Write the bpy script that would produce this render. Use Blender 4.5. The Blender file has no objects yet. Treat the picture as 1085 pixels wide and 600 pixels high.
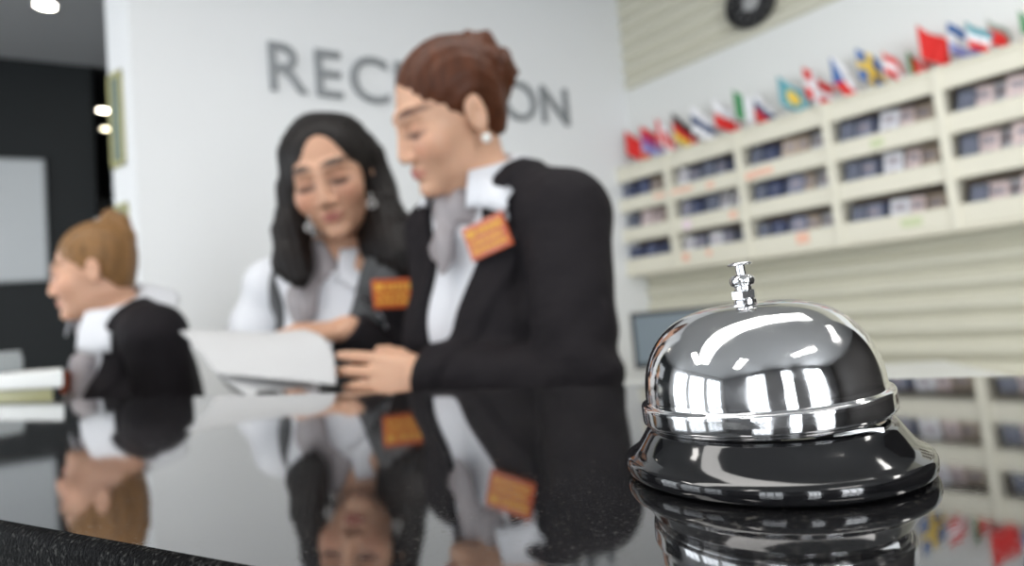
import bpy, bmesh, math, random
import numpy as np
from mathutils import Vector, Matrix
random.seed(7); rng = np.random.default_rng(7)
PI = math.pi
scene = bpy.context.scene
COL = scene.collection
V = np.array

# ------------------------------------------------------------------ camera
F_PX, W_PX, H_PX = 650.0, 1085.0, 600.0
PITCH, ROLL, SHIFT = math.radians(4.0), math.radians(-5.3), -10.3
CAM = V([0, 0, 1.156])
MR = Matrix.Rotation(PI/2 + PITCH, 4, 'X') @ Matrix.Rotation(ROLL, 4, 'Z')
cd = bpy.data.cameras.new('camera'); cam = bpy.data.objects.new('camera', cd); COL.objects.link(cam)
cam.matrix_world = Matrix.Translation(Vector(CAM)) @ MR
cd.sensor_width = 36.0; cd.lens = 36.0*F_PX/W_PX; cd.shift_y = SHIFT/W_PX
cd.clip_start = 0.01
cd.dof.use_dof = True; cd.dof.focus_distance = 0.186; cd.dof.aperture_fstop = 6.8; cd.dof.aperture_blades = 0
scene.camera = cam
M3 = np.array(MR.to_3x3())
DK = .7222
def P(px, py, Y):
    """point of the place at distance Y*DK that the photograph shows at (px, py)"""
    Y = Y*DK
    d = M3 @ V([(px-542.5)/F_PX, (300-py+SHIFT)/F_PX, -1.0])
    return CAM + d*(Y/d[1])

# ------------------------------------------------------------------ materials
def lin(c):
    return tuple(((x/255)/12.92 if x/255 <= .04045 else ((x/255+.055)/1.055)**2.4) for x in c)
def mat(name, col, rough=.5, metal=0, noise=0, nscale=40, bump=0, bscale=200, spec=None, ior=None, coat=0, stretch=None, sheen=0, sub=0, bdist=.002):
    m = bpy.data.materials.new(name); m.use_nodes = True
    nt = m.node_tree; b = nt.nodes['Principled BSDF']
    b.inputs['Base Color'].default_value = (*col, 1); b.inputs['Roughness'].default_value = rough
    b.inputs['Metallic'].default_value = metal
    if spec is not None: b.inputs['Specular IOR Level'].default_value = spec
    if ior: b.inputs['IOR'].default_value = ior
    if coat: b.inputs['Coat Weight'].default_value = coat; b.inputs['Coat Roughness'].default_value = .04
    if sheen: b.inputs['Sheen Weight'].default_value = sheen
    if sub: b.inputs['Subsurface Weight'].default_value = sub; b.inputs['Subsurface Scale'].default_value = .01; b.inputs['Subsurface Radius'].default_value = (1, .35, .2)
    if noise or bump:
        tc = nt.nodes.new('ShaderNodeTexCoord'); mp = nt.nodes.new('ShaderNodeMapping')
        nt.links.new(tc.outputs['Object'], mp.inputs['Vector'])
        if stretch: mp.inputs['Scale'].default_value = stretch
    if noise:
        n = nt.nodes.new('ShaderNodeTexNoise'); n.inputs['Scale'].default_value = nscale; n.inputs['Detail'].default_value = 5
        nt.links.new(mp.outputs[0], n.inputs['Vector'])
        r = nt.nodes.new('ShaderNodeMix'); r.data_type = 'RGBA'
        r.inputs[6].default_value = (*[max(0, c*(1-noise)) for c in col], 1); r.inputs[7].default_value = (*[min(1, c*(1+noise)) for c in col], 1)
        nt.links.new(n.outputs['Fac'], r.inputs[0]); nt.links.new(r.outputs[2], b.inputs['Base Color'])
    if bump:
        n = nt.nodes.new('ShaderNodeTexNoise'); n.inputs['Scale'].default_value = bscale; n.inputs['Detail'].default_value = 3
        nt.links.new(mp.outputs[0], n.inputs['Vector'])
        bp = nt.nodes.new('ShaderNodeBump'); bp.inputs['Strength'].default_value = bump; bp.inputs['Distance'].default_value = bdist
        nt.links.new(n.outputs['Fac'], bp.inputs['Height']); nt.links.new(bp.outputs[0], b.inputs['Normal'])
    return m
def emis(name, col, s):
    m = bpy.data.materials.new(name); m.use_nodes = True; nt = m.node_tree
    b = nt.nodes['Principled BSDF']; b.inputs['Base Color'].default_value = (*col, 1)
    b.inputs['Emission Color'].default_value = (*col, 1); b.inputs['Emission Strength'].default_value = s
    return m
def attr_mat(name, rough=.5, sub=0, spec=.4, bump=0):
    m = mat(name, (.5, .5, .5), rough, spec=spec, sub=sub, bump=bump, bscale=300); nt = m.node_tree
    a = nt.nodes.new('ShaderNodeAttribute'); a.attribute_name = 'Col'
    nt.links.new(a.outputs['Color'], nt.nodes['Principled BSDF'].inputs['Base Color']); return m

M_WALL = mat('white_paint', (.82, .83, .84), .6, noise=.015, nscale=3, bump=.05, bscale=150)
M_CEIL = mat('grey_ceiling_paint', (.42, .425, .43), .8, noise=.03, nscale=2)
M_DARKCEIL = mat('dark_ceiling_paint', (.02, .021, .023), .8, noise=.05, nscale=2)
M_DARK = mat('charcoal_wall_paint', (.0115, .0145, .016), .6, spec=.35, noise=.08, nscale=4)
M_FLOOR = mat('grey_floor_tile', (.42, .42, .41), .25, noise=.12, nscale=6)
M_CREAM = mat('cream_slats', (.68, .66, .55), .45, noise=.04, nscale=8)
M_RACK = mat('cream_lacquer', (.80, .765, .64), .4, noise=.03, nscale=10)
M_PANEL = mat('white_panel', (.82, .83, .81), .5, noise=.01, nscale=4)
M_LETTER = mat('brushed_grey_letters', (.27, .285, .30), .45, metal=.2, noise=.08, nscale=60)
M_CHROME = mat('polished_chrome', (.80, .80, .81), .045, metal=1, bump=.012, bscale=2500)
_nt = M_CHROME.node_tree; _n = _nt.nodes.new('ShaderNodeTexNoise'); _n.inputs['Scale'].default_value = 140; _n.inputs['Detail'].default_value = 8
_tc = _nt.nodes.new('ShaderNodeTexCoord'); _nt.links.new(_tc.outputs['Object'], _n.inputs['Vector'])
_r = _nt.nodes.new('ShaderNodeMapRange'); _r.inputs[1].default_value = .42; _r.inputs[2].default_value = .75; _r.inputs[3].default_value = .03; _r.inputs[4].default_value = .20
_nt.links.new(_n.outputs['Fac'], _r.inputs[0]); _nt.links.new(_r.outputs[0], _nt.nodes['Principled BSDF'].inputs['Roughness'])
M_BLACKGLOSS = mat('black_gloss_enamel', (.006, .006, .007), .10, spec=.5, coat=.6, noise=.2, nscale=200)
M_BLACK = mat('black_plastic', (.012, .012, .013), .4, noise=.1, nscale=50)
M_SCREEN = mat('grey_screen', (.20, .24, .27), .25, noise=.02, nscale=5)
M_PAPER = mat('white_paper', (.54, .54, .545), .6, noise=.01, nscale=30)
M_STEEL = mat('steel', (.6, .6, .6), .3, metal=1, noise=.05, nscale=30)
M_OLIVE = mat('olive_frame', (.42, .40, .18), .5, noise=.06, nscale=20)
M_GLASS = mat('green_grey_glass', (.20, .25, .22), .12, spec=.6, noise=.25, nscale=5)
M_JACKET = mat('charcoal_suit_cloth', (.0125, .0105, .0125), .75, spec=.14, noise=.2, nscale=300, bump=.55, bscale=26, bdist=.012, sheen=0)
M_VEST = mat('dark_grey_satin', (.055, .057, .06), .45, noise=.15, nscale=200, bump=.1, bscale=400)
M_SHIRT = mat('white_cotton', (.72, .73, .77), .7, noise=.02, nscale=100, bump=.2, bscale=90)
M_SCARF = mat('grey_silk', (.33, .30, .31), .45, noise=.25, nscale=60, bump=.4, bscale=60, stretch=(1, 1, .3))
M_TROUSER = mat('black_trouser_cloth', (.015, .015, .017), .8, noise=.2, nscale=200)
M_SHOE = mat('black_leather', (.01, .01, .01), .3, noise=.1, nscale=40)
M_PEARL = mat('pearl', (.8, .78, .74), .2, noise=.02, nscale=40)
M_BADGE = mat('orange_badge_card', (.52, .10, .03), .18, noise=.15, nscale=60, coat=.5)
M_BADGETXT = mat('yellow_badge_print', (.75, .38, .05), .3, noise=.05, nscale=60)
M_SKIN = attr_mat('skin', .42, sub=.12, spec=.35)
def hair_mat(name, c, rough, nz):
    return mat(name, c, rough, noise=nz, nscale=90, bump=.9, bscale=160, stretch=(1, 1, .12), spec=.22)
M_AUBURN = hair_mat('auburn_hair', (.080, .024, .009), .45, .8)
M_BLACKHAIR = hair_mat('black_hair', (.008, .0055, .005), .45, .7)
M_BROWNHAIR = hair_mat('light_brown_hair', (.22, .115, .045), .42, .7)

def granite():
    m = mat('black_granite', (.012, .012, .013), .045, ior=2.4, coat=.55); nt = m.node_tree; b = nt.nodes['Principled BSDF']
    tc = nt.nodes.new('ShaderNodeTexCoord')
    def fleck(scale, th, width):
        v = nt.nodes.new('ShaderNodeTexVoronoi'); v.inputs['Scale'].default_value = scale
        nt.links.new(tc.outputs['Object'], v.inputs['Vector'])
        w = nt.nodes.new('ShaderNodeTexNoise'); w.inputs['Scale'].default_value = scale*.7; w.inputs['Detail'].default_value = 3
        nt.links.new(tc.outputs['Object'], w.inputs['Vector'])
        mm = nt.nodes.new('ShaderNodeMapRange'); mm.inputs[1].default_value = th; mm.inputs[2].default_value = th+width
        nt.links.new(w.outputs['Fac'], mm.inputs[0])
        return v, mm
    v1, f1 = fleck(1100, .607, .06); v2, f2 = fleck(420, .67, .05)
    add = nt.nodes.new('ShaderNodeMath'); add.operation = 'MAXIMUM'
    nt.links.new(f1.outputs[0], add.inputs[0]); nt.links.new(f2.outputs[0], add.inputs[1])
    ramp = nt.nodes.new('ShaderNodeMix'); ramp.data_type = 'RGBA'
    ramp.inputs[6].default_value = (.010, .010, .011, 1); ramp.inputs[7].default_value = (.09, .085, .075, 1)
    nt.links.new(add.outputs[0], ramp.inputs[0]); nt.links.new(ramp.outputs[2], b.inputs['Base Color'])
    r = nt.nodes.new('ShaderNodeMapRange'); r.inputs[3].default_value = .035; r.inputs[4].default_value = .11
    nt.links.new(add.outputs[0], r.inputs[0]); nt.links.new(r.outputs[0], b.inputs['Roughness'])
    n = nt.nodes.new('ShaderNodeTexNoise'); n.inputs['Scale'].default_value = 500; n.inputs['Detail'].default_value = 2
    nt.links.new(tc.outputs['Object'], n.inputs['Vector'])
    bp = nt.nodes.new('ShaderNodeBump'); bp.inputs['Strength'].default_value = .015; bp.inputs['Distance'].default_value = .0005
    nt.links.new(n.outputs['Fac'], bp.inputs['Height']); nt.links.new(bp.outputs[0], b.inputs['Normal'])
    return m
M_GRANITE = granite()
def rough_granite():
    m = mat('honed_granite_edge', (.02, .02, .021), .6, spec=.04, bump=.4, bscale=700); nt = m.node_tree; b = nt.nodes['Principled BSDF']
    tc = nt.nodes.new('ShaderNodeTexCoord'); n = nt.nodes.new('ShaderNodeTexNoise'); n.inputs['Scale'].default_value = 650; n.inputs['Detail'].default_value = 4
    nt.links.new(tc.outputs['Object'], n.inputs['Vector'])
    mm = nt.nodes.new('ShaderNodeMapRange'); mm.inputs[1].default_value = .56; mm.inputs[2].default_value = .70; nt.links.new(n.outputs['Fac'], mm.inputs[0])
    x = nt.nodes.new('ShaderNodeMix'); x.data_type = 'RGBA'; x.inputs[6].default_value = (.0022, .0022, .0025, 1); x.inputs[7].default_value = (.055, .055, .052, 1)
    nt.links.new(mm.outputs[0], x.inputs[0]); nt.links.new(x.outputs[2], b.inputs['Base Color']); return m
M_GRANITE_EDGE = rough_granite()
_flat = {}
def flat(name, rgb, rough=.6):
    if name not in _flat: _flat[name] = mat(name, lin(rgb), rough, noise=.06, nscale=30)
    return _flat[name]

# ------------------------------------------------------------------ objects
def tag(o, label=None, cat=None, group=None, kind=None):
    if label: o['label'] = label
    if cat: o['category'] = cat
    if group: o['group'] = group
    if kind: o['kind'] = kind
    return o
def link(o, parent=None):
    COL.objects.link(o)
    if parent is not None: o.parent = parent
    return o
def empty(name, loc, rz=0):
    o = bpy.data.objects.new(name, None); COL.objects.link(o); o.location = Vector(loc); o.rotation_euler = (0, 0, rz); o.empty_display_size = .05
    return o
def from_bm(name, bm, mats, parent=None, smooth=False, bevel=0, sharp=None):
    me = bpy.data.meshes.new(name); bmesh.ops.recalc_face_normals(bm, faces=bm.faces); bm.to_mesh(me); bm.free()
    for m in (mats if isinstance(mats, (list, tuple)) else [mats]): me.materials.append(m)
    if smooth: me.polygons.foreach_set('use_smooth', [True]*len(me.polygons))
    if sharp: me.set_sharp_from_angle(angle=sharp)
    o = link(bpy.data.objects.new(name, me), parent)
    if bevel:
        b = o.modifiers.new('bevel', 'BEVEL'); b.width = bevel; b.segments = 2; b.limit_method = 'ANGLE'
    return o
def box(bm, lo, hi, mi=0, mtx=None):
    r = bmesh.ops.create_cube(bm, size=1); vs = r['verts']
    for v in vs:
        v.co = Vector([lo[i]+(v.co[i]+.5)*(hi[i]-lo[i]) for i in range(3)])
        if mtx is not None: v.co = mtx @ v.co
    for f in {f for v in vs for f in v.link_faces}: f.material_index = mi
    return vs
def lathe(bm, prof, seg=64, mi=0, c=(0, 0, 0), sides=None):
    seg = sides or seg; rings = []
    for r, z in prof:
        if r < 1e-6: rings.append([bm.verts.new((c[0], c[1], c[2]+z))])
        else: rings.append([bm.verts.new((c[0]+r*math.cos(2*PI*i/seg), c[1]+r*math.sin(2*PI*i/seg), c[2]+z)) for i in range(seg)])
    for a, b in zip(rings, rings[1:]):
        for i in range(seg):
            j = (i+1) % seg
            if len(a) == 1 and len(b) == 1: continue
            if len(a) == 1: f = bm.faces.new((a[0], b[j], b[i]))
            elif len(b) == 1: f = bm.faces.new((a[i], a[j], b[0]))
            else: f = bm.faces.new((a[i], a[j], b[j], b[i]))
            f.material_index = mi
def tube(bm, a, b, r, seg=10, mi=0):
    a, b = Vector(a), Vector(b); q = (b-a).to_track_quat('Z', 'Y').to_matrix().to_4x4()
    r_ = bmesh.ops.create_cone(bm, cap_ends=True, segments=seg, radius1=r, radius2=r, depth=(b-a).length, matrix=Matrix.Translation((a+b)/2) @ q)
    for f in {f for v in r_['verts'] for f in v.link_faces}: f.material_index = mi
def prism(bm, poly, z0, z1, mi=0):
    lo = [bm.verts.new((x, y, z0)) for x, y in poly]; hi = [bm.verts.new((x, y, z1)) for x, y in poly]
    n = len(poly); fs = [bm.faces.new(lo[::-1]), bm.faces.new(hi)]
    for i in range(n): fs.append(bm.faces.new((lo[i], lo[(i+1) % n], hi[(i+1) % n], hi[i])))
    for f in fs: f.material_index = mi
def frame2(origin, d):
    """placement: local x along d (horizontal), local z up, local y = d rotated +90 deg"""
    ang = math.atan2(d[1], d[0]); return Matrix.Translation(Vector((origin[0], origin[1], origin[2] if len(origin) > 2 else 0))) @ Matrix.Rotation(ang, 4, 'Z')
def struct(name, bm, m, **k):
    o = from_bm(name, bm, m, **k); o['kind'] = 'structure'; return o

# ------------------------------------------------------------------ signed-distance modelling (bodies, hair, cloth)
def seg_d(p, a, b, ra, rb):
    a, b = V(a, float), V(b, float); ab = b-a; t = np.clip(((p-a)@ab)/max(ab@ab, 1e-12), 0, 1)
    return np.linalg.norm(p-a-t[:, None]*ab, axis=1)-(ra+(rb-ra)*t)
def ell_d(p, c, r, R=None):
    q = p-V(c)
    if R is not None: q = q@R.T
    r = V(r, float); k0 = np.linalg.norm(q/r, axis=1); k1 = np.linalg.norm(q/(r*r), axis=1)
    return np.where(k0 < 1e-6, -min(r), k0*(k0-1)/np.maximum(k1, 1e-9))
def smin(a, b, k):
    h = np.maximum(k-np.abs(a-b), 0)/k; return np.minimum(a, b)-h*h*k*.25
def smax(a, b, k): return -smin(-a, -b, k)
def surface(fn, lo, hi, h, pad=2):
    lo = V(lo)-pad*h; hi = V(hi)+pad*h; B = 4
    nb = np.ceil((hi-lo)/(h*B)).astype(int); n = nb*B
    cc = [lo[i]+(np.arange(nb[i])+.5)*h*B for i in range(3)]
    cp = np.stack(np.meshgrid(*cc, indexing='ij'), -1).reshape(-1, 3)
    dv = fn(cp).reshape(nb)
    G = np.repeat(np.repeat(np.repeat(dv, B, 0), B, 1), B, 2).astype(np.float32)
    act = np.argwhere(np.abs(dv) < h*B*1.6)
    off = np.stack(np.meshgrid(*[np.arange(B)]*3, indexing='ij'), -1).reshape(-1, 3)
    idx = (act[:, None, :]*B+off[None]).reshape(-1, 3)
    for s in range(0, len(idx), 400000):
        k = idx[s:s+400000]; G[k[:, 0], k[:, 1], k[:, 2]] = fn(lo+k*h)
    G[0] = G[-1] = 1; G[:, 0] = G[:, -1] = 1; G[:, :, 0] = G[:, :, -1] = 1
    ins = G < 0
    c8 = [(i, j, k) for i in (0, 1) for j in (0, 1) for k in (0, 1)]
    cnt = np.zeros(tuple(n-1), np.int8)
    for i, j, k in c8: cnt += ins[i:n[0]-1+i, j:n[1]-1+j, k:n[2]-1+k]
    cells = np.argwhere((cnt > 0) & (cnt < 8)); vid = np.full(tuple(n-1), -1, np.int32)
    vid[tuple(cells.T)] = np.arange(len(cells))
    val = {c: G[cells[:, 0]+c[0], cells[:, 1]+c[1], cells[:, 2]+c[2]].astype(float) for c in c8}
    acc = np.zeros((len(cells), 3)); w = np.zeros(len(cells))
    for a in c8:
        for ax in range(3):
            if a[ax] == 0:
                b = list(a); b[ax] = 1; b = tuple(b); va, vb = val[a], val[b]
                x = (va < 0) != (vb < 0); t = np.where(x, va/np.where(x, va-vb, 1), 0)
                q = np.tile(V(a, float), (len(cells), 1)); q[:, ax] = t
                acc[x] += q[x]; w[x] += 1
    verts = lo+(cells+acc/w[:, None])*h
    quads = []
    for ax in range(3):
        sl = [slice(1, -1)]*3; sl[ax] = slice(0, -1); s2 = [slice(1, -1)]*3; s2[ax] = slice(1, None)
        A, Bn = ins[tuple(sl)], ins[tuple(s2)]
        e = np.argwhere(A != Bn); o = V([1, 1, 1]); o[ax] = 0; e = e+o
        u, v = (ax+1) % 3, (ax+2) % 3
        def cid(du, dv):
            k = e.copy(); k[:, u] -= du; k[:, v] -= dv; return vid[k[:, 0], k[:, 1], k[:, 2]]
        q = np.stack([cid(1, 1), cid(0, 1), cid(0, 0), cid(1, 0)], 1)
        fl = ~ins[e[:, 0], e[:, 1], e[:, 2]]; q[fl] = q[fl][:, ::-1]; quads.append(q)
    q = np.concatenate(quads); q = q[(q >= 0).all(1)]
    return verts, q
def sdf_obj(name, fn, lo, hi, h, m, parent=None, colfn=None, smooth_it=1):
    vs, q = surface(fn, lo, hi, h)
    me = bpy.data.meshes.new(name); me.vertices.add(len(vs)); me.vertices.foreach_set('co', vs.ravel())
    me.loops.add(q.size); me.loops.foreach_set('vertex_index', q.ravel().astype(np.int32))
    me.polygons.add(len(q)); me.polygons.foreach_set('loop_start', np.arange(0, q.size, 4, dtype=np.int32))
    try: me.polygons.foreach_set('loop_total', np.full(len(q), 4, np.int32))
    except Exception: pass
    me.polygons.foreach_set('use_smooth', np.ones(len(q), bool)); me.update(); me.validate()
    me.materials.append(m)
    if colfn is not None:
        c = colfn(vs); ca = me.color_attributes.new('Col', 'FLOAT_COLOR', 'POINT')
        ca.data.foreach_set('color', np.concatenate([c, np.ones((len(c), 1))], 1).astype(np.float32).ravel())
    o = link(bpy.data.objects.new(name, me), parent)
    if smooth_it:
        s = o.modifiers.new('smooth', 'SMOOTH'); s.factor = .5; s.iterations = smooth_it
    return o

# ------------------------------------------------------------------ the room
CEIL = 3.05
U2 = V([.870, -.493]); N2 = V([.493, .870])            # along the counter, across it towards the staff
W1 = V([-.915, 2.44]); W1D = V([.833, .554]); W1D /= np.linalg.norm(W1D)
RK = V([.600, 3.54]); RKD = V([.647, -.763]); RKD /= np.linalg.norm(RKD); RKN = V([.763, .647])   # rack front line, direction, into the wall
def inter(p, d, q, e):
    t = np.linalg.solve(V([d, -e]).T, q-p); return p+d*t[0]
SW = RK+RKN*.14                                        # slatted wall plane
CORNER = inter(W1, W1D, SW, RKD)
bm = bmesh.new(); box(bm, (-5, -3.6, -.1), (4.5, 8.5, 0)); struct('floor', bm, M_FLOOR)
# dark wall line
DW = P(0, 60, 5.113)[:2]; DWD = V([.376, .21]); DWD /= np.linalg.norm(DWD); DWN = V([-DWD[1], DWD[0]])
DEND = DW+DWD*.467
# ceiling with the corridor left out (the corridor has its own dark ceiling)
bm = bmesh.new(); C3 = DEND+DWN*4
prism(bm, [(-5, -3.6), (4.5, -3.6), (4.5, 8.5), tuple(W1+W1D*4.2), tuple(DEND+W1D*.35), tuple(DEND), tuple(DW-DWD*2.6)], CEIL, CEIL+.1); struct('ceiling', bm, M_CEIL)
bm = bmesh.new(); prism(bm, [tuple(DW-DWD*2.6), tuple(DEND), tuple(DEND+W1D*.35), tuple(W1+W1D*4.2), (4.5, 8.5), (-5, 8.5)], CEIL+.001, CEIL+.1); struct('ceiling_corridor', bm, M_DARKCEIL)
# white wall that carries the sign
WE = inter(W1, W1D, P(150, 300, 3.0)[:2]*0, P(150, 300, 3.0)[:2])
L1 = np.linalg.norm(CORNER-WE)
ED = V([-.85, .53]); ED /= np.linalg.norm(ED); WB = WE+ED*.165
bm = bmesh.new(); prism(bm, [tuple(WE), tuple(W1+W1D*(np.dot(CORNER-W1, W1D)+.02)), tuple(CORNER+V([-W1D[1], W1D[0]])*.25), tuple(WB)], 0, CEIL); struct('wall_reception', bm, M_WALL)
# slatted wall behind the rack
def slat_profile(z0, z1, pitch=.0905):
    pts = []; z = z0
    while z < z1-1e-6:
        for fz, fy in [(k/12, .015*(1+math.cos(2*PI*k/12+.5*math.sin(2*PI*k/12)))) for k in range(12)]:
            zz = z+fz*pitch
            if zz < z1: pts.append((zz, fy))
        z += pitch
    pts.append((z1, .0)); return pts
LS = 2.75
mS = frame2((*CORNER, 0), RKD)                          # local -y... d rotated +90 points into the wall
bm = bmesh.new()
def slat_sheet(z0, z1):
    pr = slat_profile(z0, z1); x0, x1 = -.02, LS
    a = [(bm.verts.new(mS @ Vector((x0, y, z))), bm.verts.new(mS @ Vector((x1, y, z)))) for z, y in pr]
    b = [(bm.verts.new(mS @ Vector((x0, .06, z))), bm.verts.new(mS @ Vector((x1, .06, z)))) for z in (z0, z1)]
    for (p, q), (r, s) in zip(a, a[1:]): bm.faces.new((p, q, s, r))
    bm.faces.new((b[0][0], b[0][1], b[1][1], b[1][0])); bm.faces.new((a[0][0], a[0][1], b[0][1], b[0][0])); bm.faces.new((a[-1][0], a[-1][1], b[1][1], b[1][0]))
slat_sheet(0.0, 1.60); slat_sheet(2.415, CEIL)
struct('wall_slatted', bm, M_CREAM)
bm = bmesh.new(); box(bm, (-.02, -.002, 1.60), (LS, .06, 2.415), mtx=mS); struct('wall_panel', bm, M_PANEL)
bm = bmesh.new(); box(bm, (-.02, .06, 0), (LS, .16, CEIL), mtx=mS); struct('wall_right', bm, M_PANEL)
# charcoal wall on the left, corridor behind it
bm = bmesh.new(); box(bm, (-2.6, 0, 0), (.467, .15, CEIL), mtx=frame2((*DW, 0), DWD)); struct('wall_charcoal', bm, M_DARK)
bm = bmesh.new(); box(bm, (-5, 8.4, 0), (4.5, 8.5, CEIL)); struct('wall_corridor', bm, M_DARK)
bm = bmesh.new(); box(bm, (4.5, -3.6, 0), (4.6, 8.5, CEIL)); struct('wall_outer', bm, mat('dark_side_wall', (.05, .045, .042), .6, noise=.05, nscale=4))
# entrance front behind the camera: tall windows, the last of them added for light
YB, XB = -3.5, -4.9
M_ENT = mat('entrance_wall', (.16, .16, .165), .6, noise=.05, nscale=4)
M_PANE = bpy.data.materials.new('window_pane'); M_PANE.use_nodes = True
_nt = M_PANE.node_tree; _g = _nt.nodes.new('ShaderNodeBsdfTransparent'); _gl = _nt.nodes.new('ShaderNodeBsdfGlossy'); _gl.inputs['Roughness'].default_value = .02
_mx = _nt.nodes.new('ShaderNodeMixShader'); _mx.inputs[0].default_value = .06
_nt.links.new(_g.outputs[0], _mx.inputs[1]); _nt.links.new(_gl.outputs[0], _mx.inputs[2]); _nt.links.new(_mx.outputs[0], _nt.nodes['Material Output'].inputs[0])
def area(name, loc, rot, sx, sy, power, col=(1, 1, 1)):
    l = bpy.data.lights.new(name, 'AREA'); l.shape = 'RECTANGLE'; l.size = sx; l.size_y = sy; l.energy = power; l.color = col
    o = bpy.data.objects.new(name, l); COL.objects.link(o); o.location = loc; o.rotation_euler = rot; return o
WN = [0]
def window_wall(name, mtx, x0, x1, wins, m):
    """wall along local x, the room on the +y side, with glazed openings and daylight behind them"""
    bm = bmesh.new(); xs = [x0]+[v for w in wins for v in w[:2]]+[x1]
    for i in range(0, len(xs), 2): box(bm, (xs[i], -.1, 0), (xs[i+1], 0, CEIL), mtx=mtx)
    for a, b, _ in wins: box(bm, (a, -.1, 0), (b, 0, .2), mtx=mtx); box(bm, (a, -.1, 2.8), (b, 0, CEIL), mtx=mtx)
    struct(name, bm, m)
    for a, b, pw in wins:
        WN[0] += 1; q = mtx @ Vector(((a+b)/2, -.05, .2)); rz = mtx.to_euler().z
        w = empty(f'window_{WN[0]}', q, rz); w['kind'] = 'structure'; h = (b-a)/2
        bm = bmesh.new()
        for x in (-h, -h*.36, h*.30, h-.04): box(bm, (x, -.03, 0), (x+.04, .03, 2.6))
        for z in (0, 1.75, 2.56): box(bm, (-h, -.03, z), (h, .03, z+.04))
        from_bm('window_frame', bm, M_BLACK, w)
        bm = bmesh.new(); box(bm, (-h, -.004, 0), (h, .004, 2.6)); from_bm('window_glass', bm, M_PANE, w)
        area('daylight', mtx @ Vector(((a+b)/2, -.14, 1.5)), (PI/2, 0, rz), b-a, 2.5, pw, (.93, .97, 1))
window_wall('wall_back', frame2((0, YB, 0), (1, 0)), -5, 4.5, [(-2.2, -.9, 45), (.15, .75, 45), (1.7, 3.1, 130)], M_ENT)  # last window added to brighten the right part of the white wall
window_wall('wall_left', frame2((XB, 0, 0), (0, -1)), -8.5, 3.5, [(-2.0, -.5, 38), (-.2, 1.3, 31), (1.6, 3.1, 24)], M_WALL)

# lamps ------------------------------------------------------------
M_LAMP = emis('lamp_glow', (1, .93, .80), 40); M_LAMPS = emis('lamp_glow_soft', (1, .90, .72), 14)
def downlight(x, y, r, m, label, z=CEIL):
    t = empty('ceiling_downlight', (x, y, z)); tag(t, label, 'ceiling light', 'recessed ceiling lights')
    bm = bmesh.new(); lathe(bm, [(r, -.004), (r*1.25, -.006), (r*1.3, 0)], 32); from_bm('trim_ring', bm, M_WALL, t, smooth=True)
    bm = bmesh.new(); lathe(bm, [(0, -.003), (r, -.003), (r, 0)], 32); from_bm('diffuser', bm, m, t)
    return t
q = P(48, 5, 4.39); downlight(q[0], q[1], .045, M_LAMP, 'warm recessed downlight in the grey ceiling, above the charcoal wall', CEIL-.0)
q = P(110, 117, 6.47); downlight(q[0], q[1], .045, M_LAMPS, 'bright round downlight in the dark corridor, the upper of two', CEIL)
q = P(112.5, 137, 7.02); downlight(q[0], q[1], .04, emis('lamp_glow_dim', (1, .88, .65), 7), 'dimmer round downlight in the dark corridor, the lower of two', CEIL)
M_TUBE = emis('panel_glow', (1, .97, .93), 12)
for i, (x, y, rz) in enumerate(((-2.6, .3, .6), (2.6, .2, -.9), (-1.6, -1.9, .6), (1.4, -1.7, .6))):  # unseen panels added to brighten the room
    t = empty('added_panel_light', (x, y, CEIL), rz)
    tag(t, 'added white rectangular panel light in the grey ceiling, unseen, brightening the room', 'ceiling light', 'added ceiling panel lights')
    bm = bmesh.new(); box(bm, (-.62, -.17, -.02), (.62, .17, 0)); from_bm('panel_frame', bm, M_WALL, t, bevel=.003)
    bm = bmesh.new(); box(bm, (-.59, -.14, -.024), (.59, .14, -.019)); from_bm('diffuser', bm, M_TUBE, t)
t = empty('ceiling_light_band', (-.7, .35, CEIL), .30); tag(t, 'long white light band in the grey ceiling above the counter, out of the picture', 'ceiling light')
bm = bmesh.new(); box(bm, (-2.3, -.34, -.03), (2.3, .34, 0)); from_bm('band_frame', bm, M_WALL, t, bevel=.003)
bm = bmesh.new(); box(bm, (-2.26, -.30, -.034), (2.26, .30, -.029)); from_bm('diffuser', bm, emis('band_glow', (1, .98, .95), 5), t)
wd = bpy.data.worlds.new('world'); scene.world = wd; wd.use_nodes = True
wd.node_tree.nodes['Background'].inputs[0].default_value = (.80, .9, 1, 1); wd.node_tree.nodes['Background'].inputs[1].default_value = 1.2

# end face of the white wall: two olive-framed display niches
E0 = P(119, 84, 3.2); mE = frame2((*WB, 0), -ED)   # local x runs back along the end face, local y = towards -W1D
def niche(z0, z1, label):
    t = empty('display_frame', (*(mE @ Vector((.062, 0, z0))),), math.atan2(-ED[1], -ED[0])); tag(t, label, 'display frame', 'olive display frames on the wall end')
    bm = bmesh.new(); x0, x1, h = -.058, .042, z1-z0
    for a, b in (((x0, 0), (x0+.02, h)), ((x1-.02, 0), (x1, h)), ((x0, 0), (x1, .02)), ((x0, h-.02), (x1, h))):
        box(bm, (a[0], -.001, a[1]), (b[0], -.008, b[1]))
    from_bm('frame', bm, M_OLIVE, t, bevel=.002)
    bm = bmesh.new(); box(bm, (x0+.02, -.005, .02), (x1-.02, -.001, h-.02)); from_bm('glass', bm, M_GLASS, t)
niche(1.84, 2.20, 'upper olive-framed glass panel on the end of the white wall')
niche(1.12, 1.70, 'lower olive-framed glass panel on the end of the white wall')
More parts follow.
